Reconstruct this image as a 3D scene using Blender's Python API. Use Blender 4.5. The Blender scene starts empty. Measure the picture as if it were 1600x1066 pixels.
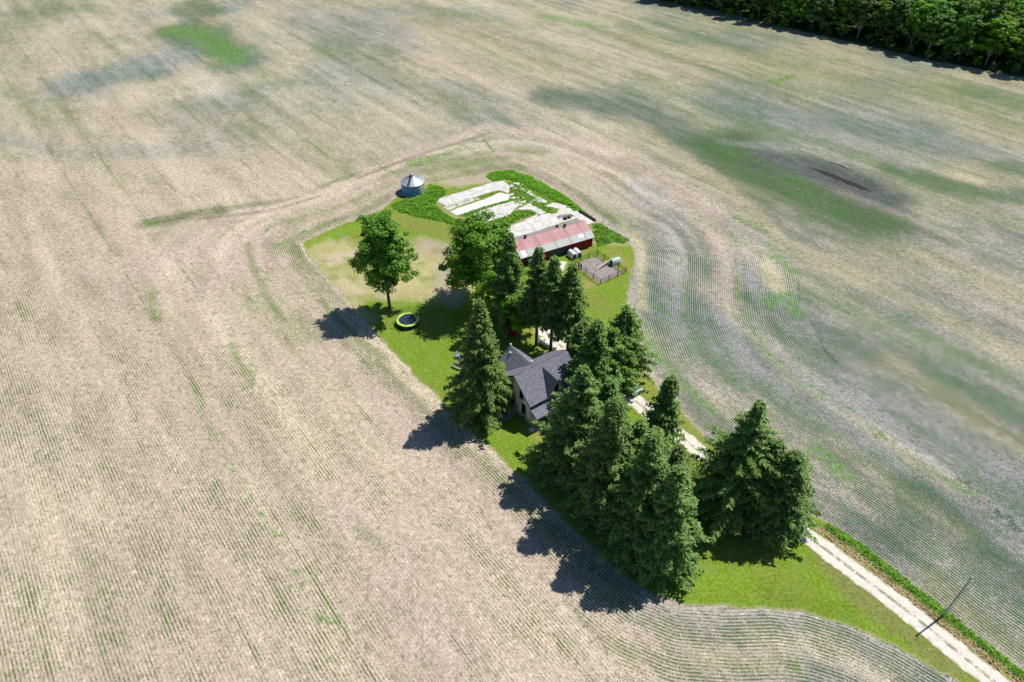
import bpy, math, random
import numpy as np
from mathutils import Vector
from mathutils.geometry import delaunay_2d_cdt

random.seed(7)
rng = np.random.default_rng(7)
sc = bpy.context.scene
COL = sc.collection

# ------------------------------------------------------------------ survey of the site
# Camera: drone 75 m above the fields, lens 24 mm, looking 40 degrees down.
F_PX, TH, CAM_H = 1067.0, math.radians(40), 75.0
def at(px, py, z=0.0):
    """point of the site at height z that lies on the sight line surveyed as (px, py) in the 1600 px photograph"""
    a = (px - 800) / F_PX; b = (py - 533) / F_PX
    d = (a, math.cos(TH) - b * math.sin(TH), -math.sin(TH) - b * math.cos(TH))
    t = (z - CAM_H) / d[2]
    return (d[0] * t, d[1] * t)
def proj(x, y, z):
    zz = z - CAM_H
    dz = y * math.cos(TH) - zz * math.sin(TH)
    v = y * math.sin(TH) + zz * math.cos(TH)
    return 800 + F_PX * x / dz, 533 - F_PX * v / dz

ROW = math.radians(-52)                       # direction of the crop rows
RU = np.array([math.cos(ROW), math.sin(ROW)]); RN = np.array([-math.sin(ROW), math.cos(ROW)])
SUN_AZ, SUN_EL = math.radians(31), math.radians(59)

# ------------------------------------------------------------------ helpers
def tag(o, label=None, cat=None, group=None, kind=None):
    if label: o['label'] = label
    if cat: o['category'] = cat
    if group: o['group'] = group
    if kind: o['kind'] = kind
    return o
def empty(name, loc, rz=0.0):
    o = bpy.data.objects.new(name, None); COL.objects.link(o)
    o.location = loc; o.rotation_euler = (0, 0, rz); o.empty_display_size = .5
    return o

class MB:
    def __init__(s): s.v = []; s.f = []; s.sm = []
    def add(s, vs, fs, smooth=False):
        n = len(s.v); s.v += [tuple(p) for p in vs]
        for f in fs: s.f.append([i + n for i in f]); s.sm.append(smooth)
        return s
    def box(s, x0, y0, z0, x1, y1, z1, rz=0, c=(0, 0)):
        vs = [(x, y, z) for z in (z0, z1) for x, y in ((x0, y0), (x1, y0), (x1, y1), (x0, y1))]
        if rz:
            cr, sr = math.cos(rz), math.sin(rz)
            vs = [(c[0] + (x - c[0]) * cr - (y - c[1]) * sr, c[1] + (x - c[0]) * sr + (y - c[1]) * cr, z) for x, y, z in vs]
        return s.add(vs, [(0, 3, 2, 1), (4, 5, 6, 7), (0, 1, 5, 4), (1, 2, 6, 5), (2, 3, 7, 6), (3, 0, 4, 7)])
    def tube(s, pts, rad, n=8, cap=True):
        pts = [Vector(p) for p in pts]
        if not isinstance(rad, (list, tuple)): rad = [rad] * len(pts)
        rings = []; base = len(s.v)
        for i, p in enumerate(pts):
            d = (pts[min(i + 1, len(pts) - 1)] - pts[max(i - 1, 0)]).normalized()
            up = Vector((0, 0, 1)) if abs(d.z) < .9 else Vector((1, 0, 0))
            a = d.cross(up).normalized(); b = d.cross(a).normalized()
            rings.append([p + (a * math.cos(2 * math.pi * k / n) + b * math.sin(2 * math.pi * k / n)) * rad[i] for k in range(n)])
        vs = [q for r in rings for q in r]; fs = []
        for i in range(len(pts) - 1):
            for k in range(n):
                k2 = (k + 1) % n
                fs.append((i * n + k, i * n + k2, (i + 1) * n + k2, (i + 1) * n + k))
        s.add(vs, fs, True)
        if cap: s.add(rings[0], [tuple(range(n))]); s.add(rings[-1], [tuple(range(n - 1, -1, -1))])
        return s
    def lathe(s, prof, n=32, c=(0, 0), smooth=True):
        vs = []; fs = []
        for r, z in prof:
            for k in range(n):
                a = 2 * math.pi * k / n; vs.append((c[0] + r * math.cos(a), c[1] + r * math.sin(a), z))
        for i in range(len(prof) - 1):
            for k in range(n):
                k2 = (k + 1) % n; fs.append((i * n + k, i * n + k2, (i + 1) * n + k2, (i + 1) * n + k))
        return s.add(vs, fs, smooth)
    def prism(s, poly, axis, a, b):
        """poly: 2D outline extruded along axis ('x','y','z') from a to b"""
        def p3(p, t):
            return {'x': (t, p[0], p[1]), 'y': (p[0], t, p[1]), 'z': (p[0], p[1], t)}[axis]
        n = len(poly)
        vs = [p3(p, a) for p in poly] + [p3(p, b) for p in poly]
        fs = [tuple(range(n)), tuple(range(2 * n - 1, n - 1, -1))] + [(i, i + n, (i + 1) % n + n, (i + 1) % n) for i in range(n)]
        return s.add(vs, fs)
    def slab(s, quad, th):
        """thin plate: quad of 3D points thickened downward along its normal"""
        q = [Vector(p) for p in quad]
        n = (q[1] - q[0]).cross(q[2] - q[0]).normalized() * th
        if n.z < 0: n = -n
        vs = [p + n for p in q] + q; m = len(q)
        return s.add(vs, [tuple(range(m)), tuple(range(2 * m - 1, m - 1, -1))] + [(i, (i + 1) % m, (i + 1) % m + m, i + m) for i in range(m)])
    def build(s, name, mat, parent=None, bevel=0, loc=None):
        me = bpy.data.meshes.new(name); me.from_pydata(s.v, [], s.f); me.update()
        me.polygons.foreach_set('use_smooth', s.sm)
        me.materials.append(mat)
        import bmesh as bmm
        b = bmm.new(); b.from_mesh(me); bmm.ops.recalc_face_normals(b, faces=b.faces); b.to_mesh(me); b.free()
        o = bpy.data.objects.new(name, me); COL.objects.link(o); o.parent = parent
        if loc: o.location = loc
        if bevel:
            m = o.modifiers.new('bevel', 'BEVEL'); m.width = bevel; m.segments = 2; m.limit_method = 'ANGLE'
        return o

def mesh_np(name, V, Fq, mat, attrs=None, parent=None, smooth=False, colors=None):
    """fast mesh from numpy arrays; Fq (n,3) or (n,4)"""
    me = bpy.data.meshes.new(name)
    V = np.asarray(V, np.float32); Fq = np.asarray(Fq, np.int32); k = Fq.shape[1]
    me.vertices.add(len(V)); me.vertices.foreach_set('co', V.ravel())
    me.loops.add(Fq.size); me.loops.foreach_set('vertex_index', Fq.ravel())
    me.polygons.add(len(Fq)); me.polygons.foreach_set('loop_start', np.arange(0, Fq.size, k, dtype=np.int32))
    me.update(calc_edges=True)
    if smooth: me.polygons.foreach_set('use_smooth', np.ones(len(Fq), bool))
    for n_, a in (attrs or {}).items():
        at_ = me.attributes.new(n_, 'FLOAT', 'POINT'); at_.data.foreach_set('value', np.asarray(a, np.float32).ravel())
    for n_, a in (colors or {}).items():
        at_ = me.attributes.new(n_, 'FLOAT_COLOR', 'POINT'); at_.data.foreach_set('color', np.asarray(a, np.float32).ravel())
    me.materials.append(mat); me.validate()
    o = bpy.data.objects.new(name, me); COL.objects.link(o); o.parent = parent
    return o

# ------------------------------------------------------------------ node helpers
class NT:
    def __init__(s, name, rough=.8, spec=.3):
        s.m = bpy.data.materials.new(name); s.m.use_nodes = True
        s.t = s.m.node_tree; s.t.nodes.clear()
        s.out = s.t.nodes.new('ShaderNodeOutputMaterial'); s.b = s.t.nodes.new('ShaderNodeBsdfPrincipled')
        s.t.links.new(s.b.outputs[0], s.out.inputs[0])
        s.b.inputs['Roughness'].default_value = rough; s.b.inputs['Specular IOR Level'].default_value = spec
        s.tc = s.n('ShaderNodeTexCoord')
        s.obj = s.tc.outputs['Object']
    def n(s, t, **kw):
        nd = s.t.nodes.new(t)
        for k, v in kw.items(): setattr(nd, k, v)
        return nd
    def set(s, sock, v):
        if isinstance(v, bpy.types.NodeSocket): s.t.links.new(v, sock)
        elif isinstance(v, (tuple, list)) and len(v) == 3 and sock.type == 'RGBA': sock.default_value = (*v, 1)
        else: sock.default_value = v
    def math(s, op, a, b=0.0, c=0.0, clamp=False):
        nd = s.n('ShaderNodeMath', operation=op); nd.use_clamp = clamp
        s.set(nd.inputs[0], a); s.set(nd.inputs[1], b)
        if op in ('MULTIPLY_ADD', 'SMOOTH_MIN'): s.set(nd.inputs[2], c)
        return nd.outputs[0]
    def ramp(s, v, lo, hi, a=0.0, b=1.0, smooth=True):
        nd = s.n('ShaderNodeMapRange', interpolation_type='SMOOTHSTEP' if smooth else 'LINEAR')
        s.set(nd.inputs[0], v); s.set(nd.inputs[1], lo); s.set(nd.inputs[2], hi); s.set(nd.inputs[3], a); s.set(nd.inputs[4], b)
        return nd.outputs[0]
    def mix(s, f, a, b, mode='MIX'):
        nd = s.n('ShaderNodeMix', data_type='RGBA', blend_type=mode)
        s.set(nd.inputs[0], f); s.set(nd.inputs[6], a); s.set(nd.inputs[7], b)
        return nd.outputs[2]
    def noise(s, scale, detail=2, vec=None, rough=.5, color=False):
        nd = s.n('ShaderNodeTexNoise'); s.set(nd.inputs['Vector'], vec or s.obj)
        nd.inputs['Scale'].default_value = scale; nd.inputs['Detail'].default_value = detail; nd.inputs['Roughness'].default_value = rough
        return nd.outputs['Color' if color else 'Fac']
    def map(s, rot=(0, 0, 0), scale=(1, 1, 1), vec=None):
        nd = s.n('ShaderNodeMapping'); s.set(nd.inputs[0], vec or s.obj)
        nd.inputs['Rotation'].default_value = rot; nd.inputs['Scale'].default_value = scale
        return nd.outputs[0]
    def attr(s, name, out='Fac'):
        nd = s.n('ShaderNodeAttribute', attribute_name=name); return nd.outputs[out]
    def rowvec(s, sx, sy=1.0):
        sp_ = s.n('ShaderNodeSeparateXYZ'); s.set(sp_.inputs[0], s.obj); cb = s.n('ShaderNodeCombineXYZ')
        u = s.math('ADD', s.math('MULTIPLY', sp_.outputs[0], float(RU[0])), s.math('MULTIPLY', sp_.outputs[1], float(RU[1])))
        v = s.math('ADD', s.math('MULTIPLY', sp_.outputs[0], float(RN[0])), s.math('MULTIPLY', sp_.outputs[1], float(RN[1])))
        s.set(cb.inputs[0], s.math('MULTIPLY', u, sx)); s.set(cb.inputs[1], s.math('MULTIPLY', v, sy)); s.lastuv = (u, v)
        return cb.outputs[0]
    def bump(s, h, strength=.5, dist=.05):
        nd = s.n('ShaderNodeBump'); s.set(nd.inputs['Height'], h)
        nd.inputs['Strength'].default_value = strength; nd.inputs['Distance'].default_value = dist
        s.t.links.new(nd.outputs[0], s.b.inputs['Normal'])
    def col(s, v): s.set(s.b.inputs['Base Color'], v); return s
    def hsv(s, c, h=.5, sat=1.0, v=1.0):
        nd = s.n('ShaderNodeHueSaturation'); s.set(nd.inputs['Hue'], h); s.set(nd.inputs['Saturation'], sat); s.set(nd.inputs['Value'], v); s.set(nd.inputs['Color'], c)
        return nd.outputs[0]

def simple(name, c1, c2=None, scale=3, rough=.7, spec=.3, metal=0, bump=0, detail=4):
    n = NT(name, rough, spec); c2 = c2 or tuple(x * .75 for x in c1)
    f = n.noise(scale, detail)
    n.col(n.mix(n.ramp(f, .35, .65), c1, c2)); n.b.inputs['Metallic'].default_value = metal
    if bump: n.bump(n.noise(scale * 5, 3), bump, .03)
    return n.m

# ------------------------------------------------------------------ numpy noise on the plane
_lat = rng.random((256, 256))
def vnoise(P, s, seed=0):
    x = P[:, 0] / s + 13.7 * seed; y = P[:, 1] / s + 7.3 * seed
    xi = np.floor(x).astype(int); yi = np.floor(y).astype(int); fx = x - xi; fy = y - yi
    fx = fx * fx * (3 - 2 * fx); fy = fy * fy * (3 - 2 * fy)
    g = lambda a, b: _lat[a % 256, b % 256]
    return (g(xi, yi) * (1 - fx) + g(xi + 1, yi) * fx) * (1 - fy) + (g(xi, yi + 1) * (1 - fx) + g(xi + 1, yi + 1) * fx) * fy
def fnoise(P, s, seed=0, oct=3):
    t = 0; w = 0
    for o in range(oct):
        t = t + vnoise(P, s / 2 ** o, seed + o) * .5 ** o; w += .5 ** o
    return t / w
def rowspace(P, stretch=4.0):
    return np.stack([P @ RN, (P @ RU) / stretch], 1)
def segdist(P, pts):
    """distance to an open polyline and arc position"""
    best = np.full(len(P), 1e9)
    for a, b in zip(pts[:-1], pts[1:]):
        a = np.array(a); b = np.array(b); d = b - a; L = max(d @ d, 1e-9)
        t = np.clip(((P - a) @ d) / L, 0, 1)
        q = a + t[:, None] * d
        best = np.minimum(best, np.hypot(*(P - q).T))
    return best
def inside(P, poly):
    c = np.zeros(len(P), bool); n = len(poly)
    for i in range(n):
        x1, y1 = poly[i]; x2, y2 = poly[(i + 1) % n]
        if y1 == y2: continue
        m = ((P[:, 1] < y1) != (P[:, 1] < y2)) & (P[:, 0] < (x2 - x1) * (P[:, 1] - y1) / (y2 - y1) + x1)
        c ^= m
    return c
def W(pxs): return [at(x, y) for x, y in pxs]
def sstep(d, a, b):
    t = np.clip((d - a) / (b - a), 0, 1); return t * t * (3 - 2 * t)

# ------------------------------------------------------------------ outlines of the farmstead
ISLAND_PX = [(472, 380), (500, 364), (530, 352), (570, 338), (600, 326), (612, 312), (640, 300), (668, 288), (700, 282), (740, 276),
             (768, 268), (800, 264), (832, 276), (880, 302), (906, 324), (932, 346), (962, 362), (984, 374), (992, 396), (988, 425),
             (983, 455), (980, 490), (990, 530), (1003, 570), (1035, 615), (1075, 655), (1110, 692), (1160, 735), (1230, 785),
             (1292, 818), (1340, 852), (1440, 928), (1530, 1000), (1625, 1072), (1700, 1135), (1560, 1120), (1480, 1056), (1400, 1010), (1330, 978), (1260, 956),
             (1200, 948), (1130, 950), (1060, 945), (1010, 925), (945, 875), (880, 812), (830, 762), (790, 722), (740, 680),
             (690, 628), (640, 578), (600, 537), (575, 508), (545, 472), (510, 432), (482, 402)]
ISLAND = W(ISLAND_PX)
def resample(poly, step, jit, seed, closed=True):
    out = []; n = len(poly)
    for i in range(n if closed else n - 1):
        a = np.array(poly[i]); b = np.array(poly[(i + 1) % n]); L = np.hypot(*(b - a)); k = max(1, int(L / step))
        for j in range(k): out.append(a + (b - a) * j / k)
    if not closed: out.append(np.array(poly[-1]))
    out = np.array(out)
    nx = fnoise(out, 1.5, seed, 3) - .5; ny = fnoise(out, 1.5, seed + 9, 3) - .5
    return out + np.stack([nx, ny], 1) * 2 * jit
def fill(poly, step, z=0.0):
    """constrained triangulation of a polygon with interior points on a grid"""
    poly = np.asarray(poly); x0, y0 = poly.min(0); x1, y1 = poly.max(0)
    gx, gy = np.meshgrid(np.arange(x0, x1, step), np.arange(y0, y1, step)); G = np.stack([gx.ravel(), gy.ravel()], 1)
    G = G + rng.uniform(-.2, .2, G.shape) * step
    G = G[inside(G, poly)]
    G = G[segdist(G, list(poly) + [poly[0]]) > step * .35] if len(G) else G
    A = np.concatenate([poly, G]); n = len(poly)
    r = delaunay_2d_cdt([Vector(p) for p in A], [(i, (i + 1) % n) for i in range(n)], [], 1, 1e-4)
    V = np.array([(p.x, p.y, z) for p in r[0]]); Fq = np.array([f for f in r[2] if len(f) == 3])
    return V, Fq

# ------------------------------------------------------------------ the field (ground sheet)
def axis(lo, mid0, mid1, hi, fine, med, g=1.16):
    a = list(np.arange(mid0, mid1 + 1e-6, fine))
    s = fine; x = mid1
    while x < hi: s = min(s * g, med) if x < 360 else s * 1.3; x += s; a.append(x)
    s = fine; x = mid0
    while x > lo: s = min(s * g, med) if x > -280 else s * 1.3; x -= s; a.insert(0, x)
    return np.array(a)
gx = axis(-6000, -62, 62, 6000, .55, 1.6); gy = axis(-3000, 32, 175, 9000, .55, 1.6)
X, Y = np.meshgrid(gx, gy); PV = np.stack([X.ravel(), Y.ravel()], 1)
nx_, ny_ = len(gx), len(gy)
idx = np.arange(nx_ * ny_).reshape(ny_, nx_)
FQ = np.stack([idx[:-1, :-1].ravel(), idx[:-1, 1:].ravel(), idx[1:, 1:].ravel(), idx[1:, :-1].ravel()], 1)

TAN = np.array((.50, .405, .295)); PINK = np.array((.495, .385, .31)); GREY = np.array((.275, .27, .265)); WET = np.array((.080, .085, .090))
BLUE = np.array((.27, .30, .31)); PALE = np.array((.58, .485, .35)); OLIVE = np.array((.335, .31, .19)); STRAW = np.array((.47, .41, .255))
GRN = np.array((.075, .24, .03)); DGRN = np.array((.045, .15, .05)); YGRN = np.array((.15, .28, .04)); OGRN = np.array((.13, .19, .055))

N0 = len(PV)
lush = np.zeros(N0)
rs = rowspace(PV, 5)
warp = np.stack([fnoise(PV, 14, 3) - .5, fnoise(PV, 14, 5) - .5], 1) * 9 + np.stack([fnoise(PV, 3, 13) - .5, fnoise(PV, 3, 15) - .5], 1) * 2.2
PW = PV + warp
# broad zones
soil = np.tile(TAN, (N0, 1)); crop = np.tile(OGRN, (N0, 1)); dens = np.full(N0, .27)
def lerp(A, m, c): return A * (1 - m[:, None]) + np.asarray(c) * m[:, None]
cc = PW @ RN; aa = PV @ RU
right = sstep(PW[:, 0] - (PV[:, 1] - 60) * -.10, 8, 30) * (1 - sstep(PW[:, 1], 115, 160))
far = sstep(PW[:, 1] + .12 * PV[:, 0], 125, 185)
soil = lerp(soil, right, GREY); crop = lerp(crop, right, DGRN); dens = dens * (1 - right) + .46 * right
soil = lerp(soil, far * .5, OLIVE + .08); crop = lerp(crop, far * .6, OGRN); dens = dens * (1 - far) + .34 * far
frr = far * sstep(PW[:, 0], 20, 90); soil = lerp(soil, frr * .5, OLIVE); dens += frr * .12
m = sstep(fnoise(rs * 1.0, 16, 21), .42, .66); soil = lerp(soil, m * .45, PINK)
m = sstep(fnoise(rs, 9, 31), .5, .75); soil = lerp(soil, m * .4, PALE)
m = sstep(fnoise(rs, 11, 41), .5, .75); dens += m * .16; crop = lerp(crop, m * .5, GRN)
m = sstep(fnoise(rs, 5, 51), .45, .75); dens -= m * .14
m = sstep(fnoise(PV, 30, 61), .5, .8) * (1 - right) * far; soil = lerp(soil, m * .5, BLUE); crop = lerp(crop, m * .6, DGRN); dens += m * .12

def paint(pxs, w, soilc=None, cropc=None, d=None, s=1.0, soft=1.0, jag=.7, lu=0):
    """soft-edged stroke in the field along surveyed points; w = half width in metres"""
    global soil, crop, dens
    pts = W(pxs)
    if len(pts) == 1: pts = pts * 2
    lo = np.min(pts, 0) - 3 * w - 10; hi = np.max(pts, 0) + 3 * w + 10
    sel = np.where((PV[:, 0] > lo[0]) & (PV[:, 0] < hi[0]) & (PV[:, 1] > lo[1]) & (PV[:, 1] < hi[1]))[0]
    if not len(sel): return
    P = PV[sel]; dd = segdist(P, pts) / w
    dd = dd + jag * 1.3 * (fnoise(rowspace(P, 2.5), max(1.2, w * .6), int(abs(pts[0][0])) % 17) - .5)
    mk = (1 - sstep(dd, 1 - .75 * soft, 1 + .35 * soft)) * s
    if lu:
        mk = (1 - sstep(dd, .1, 1.9)) * lu; lush[sel] = np.maximum(lush[sel], mk); return
    if soilc is not None: soil[sel] = soil[sel] * (1 - mk[:, None]) + np.asarray(soilc) * mk[:, None]
    if cropc is not None: crop[sel] = crop[sel] * (1 - mk[:, None]) + np.asarray(cropc) * mk[:, None]
    if d is not None: dens[sel] = dens[sel] * (1 - mk) + d * mk

# top left low ground
paint([(130, 130), (215, 110), (300, 80), (330, 20)], 15, BLUE * .95, DGRN, .5, .8)
paint([(60, 20), (0, 60)], 16, OLIVE, DGRN, .45, .6)
paint([(275, 45), (320, 55), (375, 92)], 11, OLIVE * .7, DGRN * 1.2, .7, .9, 1.2)
paint([(275, 45), (320, 55), (375, 92)], 8, lu=.85)
paint([(300, 5), (340, 40)], 8, OLIVE * .8, DGRN, .6, .8)
paint([(395, 90), (330, 130)], 9, BLUE, DGRN, .5, .5)
paint([(370, 30), (450, 60)], 12, PALE * .9, OGRN, .2, .6)
paint([(215, 140), (330, 130)], 12, PALE, OGRN, .16, .6)
paint([(120, 30), (230, 40)], 12, PALE * .9, OGRN, .2, .5)
paint([(0, 215), (100, 240), (300, 235)], 5, GREY * 1.2, DGRN, .5, .4)
paint([(0, 232), (28, 250)], 3, lu=.6)
paint([(640, 30), (760, 70), (860, 100)], 9, STRAW * .85, OGRN, .35, .6)
paint([(560, 90), (720, 170)], 7, OLIVE * .85, OGRN * .8, .45, .5)
paint([(480, 150), (650, 160)], 10, PALE * .85, OGRN, .2, .4)
# upper right
paint([(850, 25), (935, 42)], 5, lu=.8)
paint([(700, 20), (830, 40)], 8, OLIVE, YGRN, .45, .4)
paint([(1000, 60), (1300, 130), (1600, 190)], 12, OLIVE * 1.05, OGRN, .45, .5)
paint([(870, 150), (1000, 175), (1110, 235)], 9, GREY * .8, DGRN, .66, .85)
paint([(1110, 165), (1300, 190), (1560, 240)], 10, BLUE * .85, DGRN, .5, .6)
paint([(1150, 232), (1240, 300), (1350, 345)], 12, GREY * .5, GRN * .7, .72, .95)
paint([(1200, 248), (1290, 265), (1390, 308)], 7, WET * 1.5, DGRN * .6, .5, 1.0)
paint([(1275, 270), (1355, 296)], 4, WET, DGRN * .4, .3, 1.0)
paint([(1395, 265), (1480, 290), (1610, 312)], 6, GREY * .7, GRN * .8, .66, .85)
paint([(1590, 262), (1640, 275)], 5, GREY * .7, GRN * .8, .6, .8)
paint([(1215, 192), (1330, 225), (1425, 262)], 3.2, (.38, .365, .345), DGRN, .3, .6)
paint([(1130, 222), (1230, 232)], 2.6, (.34, .33, .32), DGRN, .35, .5)
paint([(1500, 275), (1530, 285)], 2.2, STRAW, YGRN, .2, .8)
paint([(1212, 128), (1238, 119)], 4.5, OLIVE, YGRN, .6, .6)
paint([(1330, 420), (1460, 400), (1620, 470)], 9, STRAW * .88, OGRN, .32, .5, 1.3, 1.2)
paint([(1000, 200), (1140, 300), (1230, 385), (1420, 470), (1600, 560)], 3.2, STRAW * .92, OGRN, .25, .65)
paint([(1270, 500), (1440, 580), (1610, 680)], 6, GREY * .7, DGRN, .6, .6, 1.3, 1.3)
paint([(1400, 570), (1600, 700)], 3.5, STRAW * .8, OGRN, .38, .6)
paint([(1170, 470), (1230, 520), (1300, 570)], 4, GREY * .75, DGRN, .66, .7)
paint([(1130, 480), (1230, 590), (1340, 660), (1480, 760)], 1.2, STRAW * .9, YGRN, .4, .4)
paint([(1345, 850), (1480, 800), (1600, 900)], 4, GREY * .75, DGRN * .8, .6, .6)
paint([(1430, 770), (1640, 960)], 4, GREY * .62, DGRN, .62, .7)
paint([(1310, 690), (1400, 760), (1500, 830)], 2.2, STRAW * .85, OGRN, .3, .35)
paint([(1455, 915), (1600, 1030)], 2.2, STRAW * .85, OGRN, .4, .6)
# bright crop clumps in the headland east of the yard
for pts, w in (([(1148, 338), (1185, 352), (1205, 368)], 1.5), ([(1196, 380), (1212, 388)], 1.4), ([(1215, 402), (1240, 425)], 1.8),
               ([(1197, 468), (1235, 462), (1245, 490)], 2.1), ([(1200, 478), (1215, 472)], 1.4), ([(1010, 525), (1032, 560), (1060, 590)], 1.7),
               ([(1070, 600), (1110, 640)], 1.6), ([(1268, 700), (1300, 722), (1325, 750)], 1.9), ([(1455, 735), (1490, 755), (1520, 775)], .9),
               ([(1355, 665), (1385, 685)], .8), ([(1490, 722), (1600, 790)], .5), ([(1540, 695), (1600, 730)], .5),
               ([(1062, 395), (1068, 440), (1075, 500)], .5), ([(1150, 400), (1152, 470), (1195, 545), (1260, 600), (1330, 640)], .6)):
    paint(pts, w, lu=.82)
paint([(1200, 420), (1215, 450)], 2.2, STRAW, YGRN, .3, .8)
paint([(900, 240), (1020, 270), (1100, 330), (1130, 400), (1140, 470)], 3, PINK * .8, OGRN, .32, .6)
paint([(1000, 290), (1050, 340), (1060, 420)], 4, (.42, .38, .37), DGRN, .3, .6)
paint([(880, 310), (955, 330), (1000, 380), (1005, 480)], 1.2, STRAW, YGRN, .35, .8)
paint([(845, 272), (905, 305), (960, 345)], 1.6, OLIVE * .9, DGRN * 1.2, .6, .8)
# headland west / north of the yard
paint([(470, 380), (530, 350), (600, 322), (620, 303)], .75, PINK * .98, OGRN, .03, 1, .6, .3)
paint([(470, 380), (482, 400), (510, 432)], .45, PALE, OGRN, .08, 1, .8, .5)
paint([(620, 300), (600, 290), (660, 262), (770, 255), (835, 262), (905, 315), (935, 342)], 1.1, PINK * .86, OGRN, .06, .9, .7, .5)
paint([(240, 345), (330, 330), (480, 310), (560, 280), (640, 240), (740, 200)], 1.6, OLIVE * .85, DGRN * 1.3, .5, .75)
paint([(350, 338), (470, 322), (600, 262), (720, 225)], 2.4, PALE * .92, OGRN, .1, .7)
paint([(225, 345), (240, 350)], 1.3, lu=.95)
paint([(240, 350), (330, 328), (350, 345)], 3, OLIVE * .9, OGRN * .8, .55, .7)
paint([(415, 358), (440, 345), (500, 322)], 2.4, OLIVE, YGRN, .6, .8)
paint([(415, 358), (440, 345)], 1.6, lu=.7)
paint([(430, 385), (480, 362), (530, 345)], 1.6, lu=.75)
paint([(505, 290), (560, 272)], 1.2, OLIVE, GRN, .6, .7)
paint([(596, 262), (620, 272)], 2.0, lu=.8)
paint([(650, 252), (700, 262), (750, 252)], 5.5, OLIVE * 1.05, YGRN, .5, .85)
paint([(645, 258), (700, 240), (725, 228)], 2.4, lu=.8)
paint([(600, 290), (720, 275)], 2.2, STRAW, YGRN, .35, .7)
paint([(765, 230), (800, 240)], 2.2, PINK, OGRN, .05, .9)
paint([(800, 232), (845, 238)], 2.6, OLIVE, YGRN, .6, .8)
paint([(808, 258), (818, 262)], 1.1, lu=.9)
paint([(300, 400), (420, 360), (340, 440)], 4, PINK * 1.05, OGRN, .14, .8)
paint([(390, 412), (440, 408)], 2.2, PINK, OGRN, .05, .9)
paint([(400, 470), (470, 520), (560, 600)], 3.5, OLIVE * 1.1, OGRN, .5, .55)
paint([(385, 380), (400, 430), (440, 500)], .9, OLIVE, YGRN, .6, .7)
paint([(225, 440), (245, 500)], 1.6, OLIVE, YGRN, .5, .6)
paint([(245, 440), (290, 385), (360, 345), (480, 312), (560, 285), (640, 240), (760, 198), (850, 212), (960, 240)], 3.0, PINK * 1.1, OGRN, .08, .7, 1.2)
paint([(330, 400), (420, 350), (560, 300), (610, 283)], 1.6, PINK * 1.08, OGRN, .06, .8)
paint([(560, 278), (640, 247), (700, 228), (765, 208)], .8, PINK * .6, OGRN * .8, .3, .8, .8)
paint([(310, 342), (420, 330), (500, 306)], .8, PINK * .65, OGRN * .8, .4, .7, .8)
paint([(450, 350), (540, 318), (600, 300)], .7, STRAW, YGRN, .4, .7)
paint([(480, 340), (560, 305)], .8, lu=.5)
paint([(700, 262), (750, 255)], 1.6, lu=.4)
paint([(1212, 128), (1225, 124), (1240, 118)], 1.4, lu=1.0)
paint([(755, 219), (772, 236)], .8, lu=1.0)
paint([(190, 470), (215, 420), (290, 372), (350, 345)], 2.0, PINK * .92, OGRN, .1, .7, 1.2)
paint([(300, 470), (330, 420), (400, 385), (470, 372)], 1.5, PINK * .85, OGRN, .12, .6, 1.2)
paint([(500, 352), (560, 330), (606, 312)], 1.3, PINK * .8, YGRN, .25, .7, 1.2, 1.2)
paint([(475, 368), (540, 342), (595, 320)], 1.2, lu=.62)
paint([(458, 400), (490, 440)], .6, lu=.45)
paint([(440, 375), (500, 345)], 1.0, lu=.6)
paint([(610, 290), (600, 275), (640, 262)], 1.6, PINK * .8, YGRN, .3, .7, 1.2, 1.1)
# lower left
paint([(500, 545), (620, 640), (740, 760), (860, 900)], 3.4, PINK, OGRN, .10, .75)
paint([(540, 770), (640, 900), (700, 1010)], 4.5, PINK * 1.02, OGRN, .10, .7)
paint([(590, 560), (640, 620), (720, 710)], 1.0, OLIVE, DGRN, .5, .5)
paint([(385, 762), (405, 800), (440, 845)], 1.1, lu=.62)
paint([(445, 870), (480, 920)], .9, lu=.55)
paint([(495, 965), (525, 972)], .9, lu=.8)
paint([(330, 666), (350, 705), (370, 735)], .6, lu=.55)
paint([(282, 820), (292, 845)], .6, lu=.5)
paint([(560, 830), (600, 860)], 1.0, OLIVE, GRN, .5, .6)
paint([(190, 985), (198, 1000)], .6, lu=.5)
paint([(150, 905), (165, 945), (180, 940)], 1.2, lu=.42)
paint([(1150, 235), (1230, 275), (1290, 330)], 6, lu=.55)
paint([(1400, 280), (1500, 300), (1610, 318)], 3, lu=.5)
paint([(930, 165), (1000, 180)], 5, lu=.42)
paint([(1180, 290), (1260, 335)], 5, lu=.45)
paint([(130, 900), (200, 960)], 6, TAN * .85, GRN, .5, .5)
paint([(60, 700), (140, 830)], 6, PALE, OGRN, .25, .5)
paint([(0, 850), (100, 1000)], 4, PALE, OGRN, .3, .5)
paint([(0, 640), (60, 700)], 6, TAN * .85, DGRN, .4, .35)
paint([(340, 500), (400, 600), (500, 700)], 2.5, PALE, OGRN, .2, .5)
paint([(300, 600), (340, 700), (380, 760)], .8, OLIVE, YGRN, .5, .5)
paint([(360, 540), (395, 600)], .8, OLIVE, YGRN, .65, .8)
paint([(500, 470), (560, 530), (600, 560)], .8, OLIVE, YGRN, .65, .8)
paint([(1010, 950), (1100, 965), (1250, 980), (1400, 1040)], 2.6, (.46, .42, .37), OGRN, .28, .7)
paint([(1180, 1000), (1290, 1010), (1380, 1060)], 1.8, PALE, OGRN, .2, .7)
paint([(1100, 1030), (1240, 1040)], 1.6, STRAW, YGRN, .35, .5)

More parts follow.
